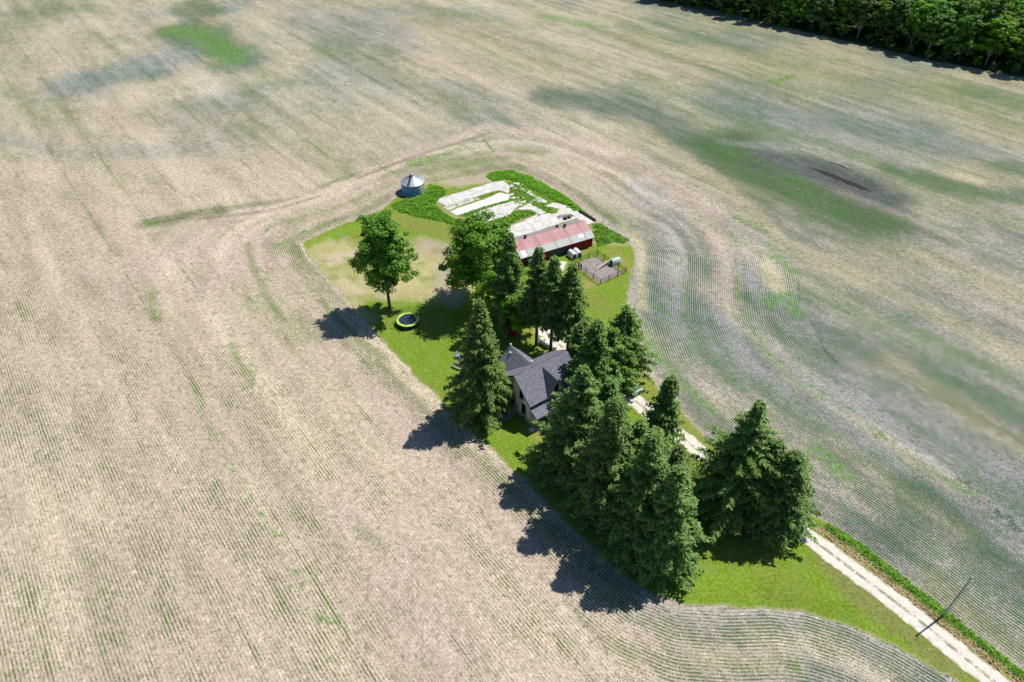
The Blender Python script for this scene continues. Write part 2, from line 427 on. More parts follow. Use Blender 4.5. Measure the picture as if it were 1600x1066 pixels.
# green tramlines: every twelfth row in the parallel part of the field
islP = ISLAND + [ISLAND[0]]
near = (np.abs(PV[:, 0]) < 420) & (PV[:, 1] < 620)
dI = np.full(N0, 1e3); dI[near] = segdist(PV[near], islP)
c_straight = PV @ RN
headp = W([(222, 352), (400, 322), (560, 275), (640, 240), (760, 200), (860, 212), (1000, 248), (1140, 335), (1205, 375), (1245, 425),
           (1250, 480), (1300, 560), (1420, 680), (1700, 920), (1700, 1140), (1500, 1140), (1300, 1120), (1000, 1090), (900, 960), (700, 720), (560, 560), (440, 450), (400, 420), (330, 430), (250, 400)])
in_head = inside(PV + (fnoise(PV, 1.2, 77)[:, None] - .5) * .6, headp)
rowc = np.where(in_head, dI, c_straight)
nearb = near & (PV[:, 1] < 330)
bp = np.stack([rowc, (PV @ RU) / 22], 1); b1 = fnoise(bp, 2.6, 121, 2); b2 = fnoise(bp, 1.1, 131, 2)
hb_ = np.where(in_head, 1.0, .55) * nearb
soil = soil * (1 + hb_ * ((b1 - .5) * .42 + (b2 - .5) * .22))[:, None]
dens = dens + hb_ * ((.5 - b1) * .45 + (fnoise(bp, 1.6, 141, 2) - .5) * .35)
# bare dead strip along the edge of the yard
eg = (1 - sstep(dI + 1.2 * (fnoise(PV, 2, 81) - .5), .25, 1.3)); dens *= 1 - .45 * eg; soil = lerp(soil, eg * .2, PALE)
wv = .94 + .13 * fnoise(PV, 6, 91) ; soil = soil * wv[:, None]
dens = np.clip(dens, 0, .98)
zf = np.where(near, (fnoise(PV, 60, 95) - .5) * 0.0, 0)
V = np.column_stack([PV, zf])

n = NT('crop_field', .95, .1)
soilc = n.attr('soil', 'Color'); cropc = n.attr('crop', 'Color'); densa = n.attr('dens'); rc = n.attr('rowc')
fine = n.noise(2.6, 3, rough=.7); mid = n.noise(.55, 3); spec_ = n.noise(6.0, 2, rough=.6)
rowv = n.rowvec(.16); UU, VV_ = n.lastuv; streak = n.noise(.5, 4, rowv); streakf = n.noise(2.4, 2, n.rowvec(.10))
low = n.noise(.09, 4, n.rowvec(.4), .6); headm = n.attr('head')
# tramlines: every twelfth row in the parallel part of the field
tk = n.math('MULTIPLY', n.math('ABSOLUTE', n.math('SUBTRACT', n.math('FRACT', n.math('ADD', n.math('DIVIDE', n.math('ADD', VV_, .5), 9.1), .5)), .5)), 9.1)
tb_ = n.ramp(n.noise(.10, 5, n.rowvec(.5, .35), .7), .42, .60)
tlm = n.math('MULTIPLY', n.math('MULTIPLY', n.ramp(n.math('ADD', tk, n.math('MULTIPLY', n.noise(.5, 2), .4)), .15, .8, 1, 0), tb_), n.ramp(headm, .1, .4, 1, 0))
dens0 = densa
densa = n.math('ADD', n.math('ADD', densa, n.math('MULTIPLY', tlm, .30)), n.math('ADD', n.math('MULTIPLY', n.math('SUBTRACT', low, .5), .75), n.math('MULTIPLY', n.math('SUBTRACT', n.noise(.38, 4, n.rowvec(.55), .6), .5), .9)), clamp=True)
cropc = n.mix(n.math('MULTIPLY', tlm, .6), cropc, (.13, .21, .045))
base = n.mix(n.ramp(mid, .3, .7, -.0, .5), soilc, n.hsv(soilc, .5, .85, 1.16))
base = n.mix(n.ramp(streak, .42, .68, 0, .7), base, n.hsv(soilc, .5, 1.0, .74))
base = n.mix(n.ramp(n.noise(.22, 5, n.rowvec(.35), .65), .48, .66, 0, .6), base, n.hsv(soilc, .5, .9, 1.22))
base = n.mix(n.ramp(streakf, .45, .75, 0, .35), base, n.hsv(soilc, .5, 1.0, .8))
base = n.mix(n.ramp(fine, .40, .68, .0, .8), base, n.hsv(soilc, .495, .95, .58))
base = n.mix(n.ramp(spec_, .52, .66, 0, .85), base, n.mix(.4, n.hsv(soilc, .5, .9, 1.5), (.72, .65, .48)))
# crop rows: dotted seedlings
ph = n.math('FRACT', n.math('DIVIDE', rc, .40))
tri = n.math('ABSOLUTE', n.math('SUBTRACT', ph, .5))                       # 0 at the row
gap = n.noise(1.1, 3, rough=.65)                                           # missing plants
dot = n.noise(4.8, 1, rough=.5)
grain = n.noise(1.15, 3, rough=.75); grain2 = n.noise(1.5, 3, n.rowvec(.6), .7)
base = n.mix(n.ramp(grain, .50, .66, 0, .55), base, n.hsv(soilc, .5, .95, 1.42)); base = n.mix(n.ramp(grain2, .52, .68, 0, .7), base, n.mix(.35, n.hsv(soilc, .5, 1.0, .55), n.hsv(cropc, .5, 1, 1.1)))
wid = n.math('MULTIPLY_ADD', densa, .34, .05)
rm = n.ramp(n.math('SUBTRACT', tri, wid), -.09, .07, 1, 0)
lo_ = n.math('MULTIPLY_ADD', densa, -.34, .60)
pl = n.ramp(n.math('ADD', n.math('MULTIPLY', gap, .36), n.math('MULTIPLY', dot, .64)), lo_, n.math('ADD', lo_, .07))
plant = n.math('MULTIPLY', rm, pl)
solid = n.math('MULTIPLY', n.ramp(dens0, .70, 1.05), n.ramp(gap, .34, .52))
plant = n.math('MAXIMUM', plant, solid, clamp=True)
pc = n.mix(n.ramp(fine, .35, .65), n.hsv(cropc, .5, 1, .55), n.hsv(cropc, .495, 1.1, 1.15))
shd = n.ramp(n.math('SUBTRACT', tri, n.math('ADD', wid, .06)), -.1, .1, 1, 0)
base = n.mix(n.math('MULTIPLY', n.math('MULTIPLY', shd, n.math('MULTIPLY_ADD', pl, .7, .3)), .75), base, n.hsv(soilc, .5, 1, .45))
lus = n.attr('lush'); ln_ = n.math('ADD', n.math('MULTIPLY', n.noise(.8, 4, rough=.7), .6), n.math('MULTIPLY', n.noise(2.6, 3, n.rowvec(.35), .7), .6))
lm = n.ramp(n.math('ADD', lus, n.math('MULTIPLY', n.math('SUBTRACT', ln_, .6), 3.0)), .55, .95)
lm = n.math('MULTIPLY', lm, n.ramp(lus, .04, .25))
lc_ = n.mix(n.ramp(n.noise(1.1, 3), .35, .65), (.05, .18, .025), (.14, .31, .05)); lc_ = n.mix(n.math('MULTIPLY', n.ramp(tri, .22, .45), .45), lc_, soilc)
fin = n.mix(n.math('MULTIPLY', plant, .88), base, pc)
fin = n.mix(n.math('MULTIPLY', lm, .92), fin, lc_)
g5 = n.noise(.95, 5, rough=.85); g6 = n.noise(1.9, 4, n.rowvec(.7), .8)
fin = n.mix(n.ramp(g5, .50, .66, 0, .55), fin, n.hsv(fin, .5, .9, 1.45))
fin = n.mix(n.ramp(g6, .50, .66, 0, .60), fin, n.hsv(fin, .505, 1.15, .60))
n.col(fin)
n.bump(n.math('ADD', n.math('MULTIPLY', fine, .5), n.math('MULTIPLY', plant, .9)), .55, .10)
FIELD_MAT = n.m
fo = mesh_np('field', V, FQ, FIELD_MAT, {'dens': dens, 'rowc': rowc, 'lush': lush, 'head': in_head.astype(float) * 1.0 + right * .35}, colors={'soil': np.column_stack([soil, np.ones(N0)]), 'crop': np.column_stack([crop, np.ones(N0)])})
tag(fo, 'flat field of young crop rows in dry tan and grey soil around the farmyard', 'field', kind='structure')

# ------------------------------------------------------------------ lawn
jag = resample(ISLAND, .35, .7, 3)
LV, LF = fill(jag, 1.0, .018)
LP = LV[:, :2]
LG = np.array((.195, .315, .028)); LD = np.array((.56, .49, .24)); LB = np.array((.50, .41, .30)); LO = np.array((.27, .28, .065)); LDK = np.array((.07, .15, .03))
lc = np.tile(LG, (len(LP), 1))
q = fnoise(LP, 9, 5); lc = lerp(lc, sstep(q, .45, .75) * .6, LO)
def lpaint(pxs, w, c, s=1.0, jg=.8):
    global lc
    pts = W(pxs); pts = pts * 2 if len(pts) == 1 else pts
    dd = segdist(LP, pts) / w + jg * 1.3 * (fnoise(LP, max(1, w * .55), 3) - .5)
    lc = lerp(lc, (1 - sstep(dd, .35, 1.25)) * s, c)
lpaint([(500, 390), (560, 400), (680, 400), (720, 440), (620, 450), (560, 440), (520, 420)], 4.5, LD, .85)
lpaint([(560, 450), (640, 455), (700, 465)], 3.0, LD * .9, .7)
lpaint([(520, 405), (545, 400)], 2.4, (.66, .55, .38), .8)
lpaint([(540, 440), (560, 465)], 2.0, (.62, .54, .34), .7)
lpaint([(480, 385), (520, 365), (575, 350)], 1.3, LG * 1.1, .9)
lpaint([(620, 345), (700, 362), (760, 380)], 3, LO, .8)
lpaint([(570, 372), (600, 365)], 2.5, LO * 1.2, .6)
lpaint([(660, 420), (640, 440), (600, 455)], 2.6, LD * 1.05, .7)
lpaint([(505, 430), (540, 470), (580, 500)], 1.3, LD, .8)
for q_ in range(46):
    px_, py_ = rng.uniform(490, 720), rng.uniform(370, 470)
    lpaint([(px_, py_), (px_ + rng.uniform(-14, 14), py_ + rng.uniform(-5, 5))], rng.uniform(.5, 1.3), [LG * .9, LB * 1.1, LD * 1.12, LO][q_ % 4], .6, 1.3)
lpaint([(676, 385), (690, 392)], 3.4, LB, .9, .4)
lpaint([(684, 392)], 1.6, LO, .6)
lpaint([(690, 420), (700, 450), (712, 470)], 2.4, LB * 1.02, .85)
lpaint([(650, 400), (660, 375)], 2.2, (.5, .42, .25), .6)
lpaint([(700, 285), (780, 278)], 3.2, LB * 1.05, .95)
lpaint([(620, 300), (690, 290)], 1.6, LO * 1.3, .6)
lpaint([(700, 330), (760, 345), (830, 350), (920, 350)], 4.5, (.36, .36, .14), .8)
lpaint([(800, 290), (850, 310), (890, 330)], 2.0, LG * .7, .8)
lpaint([(905, 450), (925, 440)], 1.6, (.42, .34, .13), .6)
lpaint([(960, 395), (985, 420)], 2.0, (.36, .32, .09), .6)
lpaint([(930, 380), (985, 380)], .8, (.55, .46, .3), .6)
lpaint([(830, 500), (860, 530), (885, 560), (960, 590)], 3.2, (.40, .36, .10), .75)
lpaint([(990, 560), (1010, 590)], 1.3, (.42, .34, .10), .6)
lpaint([(1010, 600), (1100, 680), (1250, 800)], 1.2, LO * 1.1, .6)
lpaint([(1290, 880), (1380, 960), (1480, 1040)], 1.6, (.26, .24, .09), .75)
lpaint([(1300, 850), (1420, 940), (1560, 1050), (1620, 1100)], .9, (.42, .34, .16), .85)
lpaint([(1200, 930), (1330, 965)], 1.5, LG * .8, .6)
lpaint([(1080, 900), (1160, 905)], 2, LG * 1.15, .6)
lpaint([(830, 672), (850, 690)], 1.0, (.38, .34, .08), .7)
dE = segdist(LP, [tuple(p) for p in jag] + [tuple(jag[0])])
n = NT('mown_lawn', .95, .1)
g = n.attr('tint', 'Color'); e = n.attr('edge')
a1 = n.noise(.5, 4); a2 = n.noise(3.0, 4, rough=.7); a3 = n.noise(11, 2)
c = n.mix(n.ramp(a1, .35, .7, 0, .5), g, n.hsv(g, .485, .95, 1.15))
c = n.mix(n.ramp(a2, .38, .62, 0, .85), c, n.hsv(g, .51, 1.1, .52)); c = n.mix(n.ramp(n.noise(1.7, 5, rough=.8), .50, .66, 0, .6), c, n.hsv(g, .485, .95, 1.3))
c = n.mix(n.ramp(a3, .55, .7, 0, .5), c, n.hsv(g, .48, .9, 1.4))
stripe = n.noise(1.2, 2, n.rowvec(.05))
c = n.mix(n.ramp(stripe, .4, .65, 0, .28), c, n.hsv(g, .5, 1, .72))
dry = n.noise(.42, 5, rough=.7); c = n.mix(n.ramp(dry, .50, .60, 0, .5), c, n.mix(.5, n.hsv(g, .48, .85, 1.1), (.13, .22, .035)))
c = n.mix(n.ramp(n.noise(.9, 5, rough=.75), .56, .64, 0, .55), c, n.mix(.5, g, (.40, .34, .15)))
c = n.mix(n.math('MULTIPLY', n.ramp(n.math('ADD', e, n.math('MULTIPLY', a2, 1.2)), .6, 1.1, 1, 0), .6), c, (.42, .37, .22))
n.col(c); n.bump(n.math('ADD', a2, n.math('MULTIPLY', a3, .6)), .8, .12)
lo = mesh_np('lawn', LV, LF, n.m, {'edge': dE}, colors={'tint': np.column_stack([lc, np.ones(len(lc))])})
tag(lo, 'green farmyard lawn with dry yellow patches surrounded by the field', 'lawn', kind='structure')

# open wet furrows in the low spot
WETM = simple('wet_furrow_soil', (.010, .010, .012), (.018, .018, .02), 2, .6, .2)
for pts, w_, lb in (([(1266, 262), (1300, 275), (1330, 287), (1364, 301)], .9, 'long black wet furrow across the dark low spot of the field'), ([(1284, 250), (1310, 258), (1336, 268)], .28, 'short thin wet furrow above the long black one')):
    c_ = resample(W(pts), .6, .12, 6, closed=False); t_ = np.gradient(c_, axis=0); t_ /= np.hypot(*t_.T)[:, None]; q_ = np.stack([-t_[:, 1], t_[:, 0]], 1)
    ww = w_ * (.45 + 1.1 * fnoise(c_, 1.5, 3)) * np.clip(np.minimum(np.arange(len(c_)), np.arange(len(c_))[::-1]) / 5, .1, 1)
    VV = np.concatenate([np.column_stack([c_ + q_ * ww[:, None], np.full(len(c_), .02)]), np.column_stack([c_ - q_ * ww[:, None], np.full(len(c_), .02)])]); m_ = len(c_); k_ = np.arange(m_ - 1)
    o = mesh_np('wet_furrow', VV, np.stack([k_, k_ + m_, k_ + m_ + 1, k_ + 1], 1), WETM); tag(o, lb, 'furrow', kind='structure')
# ------------------------------------------------------------------ gravel driveway with grassy middle
DRV_PX = [(1640, 1132), (1554, 1066), (1420, 957), (1270, 844), (1180, 775), (1066, 684), (1020, 648), (979, 617), (935, 580), (884, 548), (852, 518), (842, 500), (840, 470), (862, 438), (876, 408)]
DRV = W(DRV_PX)
dc = resample(DRV, .5, 0.0, 1, closed=False)
tan_ = np.gradient(dc, axis=0); tan_ /= np.hypot(*tan_.T)[:, None]; nor = np.stack([-tan_[:, 1], tan_[:, 0]], 1)
hw = 1.42 + .18 * (fnoise(dc, 2.2, 8) - .5)
hw2 = 1.42 + .5 * (fnoise(dc, 1.1, 18) - .5); hw = 1.42 + .5 * (fnoise(dc, 1.1, 28) - .5)
offs = np.array([-1, -.75, -.5, -.25, 0, .25, .5, .75, 1.0])
VV = []; TT = []
for i in range(len(dc)):
    for o_ in offs:
        w_ = hw[i] if o_ > 0 else hw2[i]; p = dc[i] + nor[i] * o_ * w_; VV.append((p[0], p[1], .034)); TT.append(o_)
m_ = len(offs); ii = np.arange(len(dc) - 1)[:, None] * m_ + np.arange(m_ - 1)[None]; ii = ii.ravel()
DF = np.stack([ii, ii + 1, ii + 1 + m_, ii + m_], 1)
n = NT('gravel_drive', .95, .1)
ac = n.math('ABSOLUTE', n.attr('across')); g1 = n.noise(1.3, 4, rough=.7); g2 = n.noise(9, 2)
c = n.mix(n.ramp(g1, .3, .7), (.80, .73, .65), (.64, .575, .50)); c = n.mix(n.ramp(g2, .5, .7, 0, .5), c, (.46, .41, .35))
mid_ = n.math('MULTIPLY', n.ramp(n.math('ADD', ac, n.math('MULTIPLY', g1, .12)), .12, .30, 1, 0), n.ramp(n.noise(1.2, 5, rough=.8), .40, .56))
c = n.mix(n.math('MULTIPLY', mid_, .85), c, (.18, .19, .07))
edge_ = n.math('MULTIPLY', n.ramp(ac, .72, 1.0), n.ramp(g1, .35, .6)); c = n.mix(n.math('MULTIPLY', edge_, .9), c, (.27, .26, .10))
n.col(c); n.bump(g2, .5, .05)
dv = mesh_np('driveway', VV, DF, n.m, {'across': TT})
tag(dv, 'pale gravel driveway with a grassy middle strip', 'driveway', kind='structure')

# ------------------------------------------------------------------ broken concrete slabs of the former barn floor
Z7 = lambda x, y: (670 + x / 5.517, 250 + y / 5.517)
def Zp(l): return [at(*Z7(x, y)) for x, y in l]
n = NT('old_concrete', .9, .2)
c = n.mix(n.ramp(n.noise(.8, 4), .35, .7), (.72, .69, .66), (.58, .545, .51)); c = n.mix(n.ramp(n.noise(4, 4, rough=.7), .50, .66, 0, .6), c, (.46, .41, .34))
vo = n.n('ShaderNodeTexVoronoi', feature='DISTANCE_TO_EDGE'); vo.inputs['Scale'].default_value = .45
n.set(vo.inputs['Vector'], n.mix(.12, n.obj, n.noise(1.5, 3, color=True)))
c = n.mix(n.ramp(vo.outputs['Distance'], .0, .03, .7, 0), c, (.25, .25, .12))
c = n.mix(n.math('MULTIPLY', n.ramp(n.noise(.9, 5, rough=.8), .60, .66), .7), c, (.28, .28, .14))
n.col(c); n.bump(n.noise(5, 3), .5, .04); CONC = n.m
n = NT('weathered_bright_concrete', .9, .2)
c = n.mix(n.ramp(n.noise(1.2, 4), .35, .7), (.82, .79, .75), (.70, .66, .61)); c = n.mix(n.ramp(n.noise(5, 4, rough=.7), .56, .7, 0, .6), c, (.45, .40, .33))
n.col(c); n.bump(n.noise(5, 3), .4, .03); CONC2 = n.m
SLABS = [
 ([(50, 350), (300, 270), (560, 195), (640, 180), (700, 225), (690, 290), (600, 262), (430, 312), (150, 400)], CONC, 'long pale concrete slab at the far edge of the old barn floor'),
 ([(120, 412), (400, 325), (440, 338), (170, 432)], CONC, 'narrow concrete strip between two long pale floor slabs'),
 ([(180, 447), (480, 342), (610, 286), (700, 300), (680, 345), (500, 398), (240, 480)], CONC2, 'brightest white rectangular concrete slab in the old barn floor'),
 ([(345, 490), (420, 440), (640, 375), (780, 345), (810, 372), (740, 425), (690, 485), (560, 515), (440, 548), (390, 520)], CONC, 'cracked concrete slab strewn with rubble south of the bright slab'),
 ([(740, 440), (830, 395), (875, 372), (925, 405), (1005, 455), (950, 482), (850, 430)], CONC, 'small bent concrete slab between two weedy patches'),
 ([(665, 592), (830, 520), (950, 472), (1095, 462), (1130, 425), (990, 398), (1080, 368), (1180, 392), (1290, 440), (1425, 540), (1360, 560), (1270, 505), (1100, 560), (850, 645), (745, 672)], CONC, 'large broken concrete slab directly behind the red barn'),
 ([(880, 345), (935, 318), (1015, 355), (1010, 372), (940, 368)], CONC, 'small concrete slab beside the weedy bank at the far edge'),
]
for pl_, mt, lb in SLABS:
    r = resample(Zp(pl_), .4, .26, 5)
    V0, F0 = fill(r, 1.2, .09)
    nb = len(r); rim = np.column_stack([r, np.full(nb, .0)]); top = np.column_stack([r, np.full(nb, .09)])
    nv = len(V0); Vs = np.concatenate([V0, top, rim]); k_ = np.arange(nb); k2 = (k_ + 1) % nb
    S = np.concatenate([np.stack([nv + k_, nv + k2, nv + nb + k2], 1), np.stack([nv + k_, nv + nb + k2, nv + nb + k_], 1)])
    o = mesh_np('concrete_slab', Vs, np.concatenate([F0, S]), mt); tag(o, lb, 'concrete slab', 'slabs of the old barn floor')

# rubble lumps on the old floor
def lump(r, seed, flat=.6):
    R = random.Random(seed); vs = []; nlat, nlon = 4, 7; ph_ = [R.uniform(.7, 1.25) for _ in range(40)]
    for i in range(nlat + 1):
        a = math.pi * i / nlat
        for j in range(nlon):
            b = 2 * math.pi * j / nlon; k_ = ph_[(i * 7 + j) % 40] * r
            vs.append((math.sin(a) * math.cos(b) * k_, math.sin(a) * math.sin(b) * k_, math.cos(a) * k_ * flat))
    fs = [(i * nlon + j, i * nlon + (j + 1) % nlon, (i + 1) * nlon + (j + 1) % nlon, (i + 1) * nlon + j) for i in range(nlat) for j in range(nlon)]
    return vs, fs
ROCK = [MB().add(*lump(1, s)).build('concrete_chunk', CONC).data for s in range(4)]
for o in [o for o in COL.objects if o.name.startswith('concrete_chunk')]: bpy.data.objects.remove(o)
rub_zone = np.array(Zp([(690, 190), (800, 200), (930, 300), (1000, 350), (860, 400), (740, 420), (680, 380), (680, 250)]))
rub2 = np.array(Zp([(340, 490), (700, 420), (740, 440), (700, 490), (430, 560)]))
def scatter(poly, n_):
    lo, hi = poly.min(0), poly.max(0); out = []
    while len(out) < n_:
        p = rng.uniform(lo, hi, (64, 2)); out += list(p[inside(p, poly)])
    return np.array(out[:n_])
for zone, cnt, lab in ((rub_zone, 44, 'pale concrete chunk among the weeds at the far end of the old barn floor'), (rub2, 22, 'pale concrete chunk on the cracked slab nearest the maple tree')):
    for i, p in enumerate(scatter(zone, cnt)):
        o = bpy.data.objects.new('concrete_chunk', ROCK[i % 4]); COL.objects.link(o)
        s = rng.uniform(.18, .55); o.location = (p[0], p[1], s * .2); o.scale = (s * rng.uniform(.8, 1.5), s, s * .55); o.rotation_euler = (0, 0, rng.uniform(0, 6))
        tag(o, lab, 'concrete chunk', lab.replace('pale concrete chunk', 'rubble'))

# ------------------------------------------------------------------ weeds and tall grass (stuff)
def leafmat(name, ca, cb, cc_, rough=.6, trans=.0, var=.35):
    n = NT(name, rough, .25)
    r = n.attr('rnd'); t = n.attr('tip_light')
    oi = n.n('ShaderNodeObjectInfo').outputs['Random']
    c = n.mix(n.ramp(r, 0, 1, 0, 1, False), ca, cb); c = n.mix(t, c, cc_)  # tip tint, with sunlit highlights of the foliage put into the colour
    c = n.hsv(c, n.math('MULTIPLY_ADD', oi, .034 * var, .5 - .017 * var), n.math('MULTIPLY_ADD', n.math('FRACT', n.math('MULTIPLY', oi, 7.3)), .3 * var, 1 - .15 * var), n.math('MULTIPLY_ADD', n.math('FRACT', n.math('MULTIPLY', oi, 3.7)), .6 * var, 1 - .28 * var))
    n.col(c)
    if trans:
        tr = n.n('ShaderNodeBsdfTranslucent'); n.set(tr.inputs[0], n.hsv(c, .49, 1.1, 1.3)); mx = n.n('ShaderNodeMixShader'); mx.inputs[0].default_value = trans
        n.t.links.new(n.b.outputs[0], mx.inputs[1]); n.t.links.new(tr.outputs[0], mx.inputs[2]); n.t.links.new(mx.outputs[0], n.out.inputs[0])
    return n.m
def quads(C, A, B):
    """leaf quads centred at C with half-axes A, B"""
    V = np.stack([C - A - B, C + A - B, C + A + B, C - A + B], 1).reshape(-1, 3)
    return V, np.arange(len(V)).reshape(-1, 4)
def unit(v): return v / np.maximum(np.linalg.norm(v, axis=1, keepdims=True), 1e-9)
WEED = leafmat('weed_leaves', (.085, .28, .02), (.26, .50, .05), (.34, .56, .08), trans=.35)
WEEDD = leafmat('dry_grass', (.50, .40, .20), (.66, .54, .30), (.42, .42, .16), trans=.3)
def weeds(name, poly, dens_, hmax, lab, cat, mat=WEED, size=.16, clump=1.3, loose=0.0):
    poly = np.asarray(poly); 
    A = .5 * abs(sum(poly[i][0] * poly[(i + 1) % len(poly)][1] - poly[(i + 1) % len(poly)][0] * poly[i][1] for i in range(len(poly))))
    N = int(A * dens_); p = scatter(poly, N)
    h = hmax * (.05 + 1.15 * fnoise(p, clump, 4) ** 1.6) ; ed_ = segdist(p, [tuple(q) for q in poly] + [tuple(poly[0])]); ef = sstep(ed_, 0, .9); h = h * (.35 + .65 * ef); keep = fnoise(p, clump, 14) + .25 * ef + loose > .45; p = p[keep]; h = h[keep]; N = len(p)
    z = rng.random(N) ** .6 * h
    d = unit(np.column_stack([rng.normal(0, 1, N), rng.normal(0, 1, N), rng.uniform(.0, 1.1, N)]))
    s = unit(np.cross(d, rng.normal(0, .35, (N, 3)) + [0, 0, 1]))
    l = rng.uniform(.6, 1.5, N) * size; C = np.column_stack([p, z + .02])
    V_, F_ = quads(C, d * l[:, None], s * l[:, None] * .45)
    V_[:, 2] = np.maximum(V_[:, 2], .02)
    o = mesh_np(name, V_, F_, mat, {'rnd': np.repeat(rng.random(N), 4), 'tip_light': np.repeat(np.clip(z / hmax, 0, 1) * .6, 4)})
    return tag(o, lab, cat, kind='stuff')
weeds('weeds', W([(608, 322), (630, 312), (655, 308), (664, 296), (672, 288), (700, 296), (694, 305), (680, 318), (692, 332), (716, 346), (722, 356), (690, 347), (655, 340), (625, 332)]), 90, .65, 'tall green weeds around the grain bin and slab edge', 'weeds')
weeds('weeds', W([(760, 276), (768, 269), (800, 266), (832, 277), (878, 303), (906, 325), (925, 340), (905, 334), (880, 322), (850, 306), (818, 290), (795, 282), (770, 284)]), 90, .55, 'weedy green bank along the far edge of the old barn floor', 'weeds')
weeds('weeds', np.array(Zp([(690, 200), (800, 210), (930, 310), (1010, 380), (1100, 450), (1060, 480), (950, 430), (860, 370), (740, 390), (690, 330)])), 26, .38, 'weeds growing through the rubble', 'weeds', clump=.9)
weeds('weeds', np.array(Zp([(480, 550), (700, 470), (770, 430), (900, 440), (950, 460), (800, 510), (660, 580), (560, 600)])), 55, .7, 'weeds between the cracked slab and the slab behind the barn', 'weeds', clump=.9)
weeds('weeds', np.array(Zp([(150, 405), (420, 325), (600, 268), (620, 280), (440, 335), (165, 420)])), 30, .3, 'weeds in the gap between the two longest slabs', 'weeds', clump=.6)
weeds('weeds', np.array(Zp([(240, 485), (500, 400), (680, 350), (700, 365), (500, 425), (340, 490)])), 60, .5, 'weeds along the near side of the bright slab', 'weeds', clump=.6)
weeds('weeds', W([(924, 350), (940, 350), (962, 364), (982, 374), (984, 384), (960, 378), (935, 386), (928, 380)]), 70, .7, 'rough green grass off the right end of the red barn', 'weeds')
dl = W([(1284, 824), (1337, 861), (1397, 909), (1472, 967), (1537, 1017), (1637, 1097)]); du = W([(1296, 819), (1345, 850), (1440, 925), (1530, 996), (1660, 1098)])
weeds('weeds', dl + du[::-1], 130, .55, 'strip of lush green weeds in the ditch beside the driveway', 'weeds', loose=.22)
dl2 = W([(1272, 826), (1330, 868), (1400, 922), (1480, 985), (1620, 1095)]); 
weeds('dry_grass', dl2 + [tuple(np.array(p) + .0) for p in W([(1286, 822), (1340, 858), (1400, 905), (1475, 962), (1540, 1012), (1640, 1092)])][::-1], 60, .22, 'strip of dry tan grass between the driveway and the ditch weeds', 'grass', WEEDD, loose=.1)
# ------------------------------------------------------------------ trees
BARK = simple('bark', (.16, .13, .105), (.09, .075, .06), 6, .9, .1, bump=.6)
PBARK = simple('pale_bark', (.42, .38, .33), (.25, .22, .19), 6, .9, .1, bump=.4)
CON = leafmat('spruce_needles', (.040, .11, .022), (.135, .275, .055), (.36, .53, .13), .5, trans=.25)
CON2 = leafmat('pale_spruce_needles', (.052, .125, .036), (.17, .29, .07), (.40, .52, .14), .5, trans=.25)
DEC = leafmat('maple_leaves', (.08, .23, .015), (.18, .40, .03), (.32, .56, .06), .5, trans=.4)
DEC2 = leafmat('woodland_leaves', (.075, .20, .035), (.17, .34, .06), (.32, .50, .09), .55, trans=.4, var=1.0)

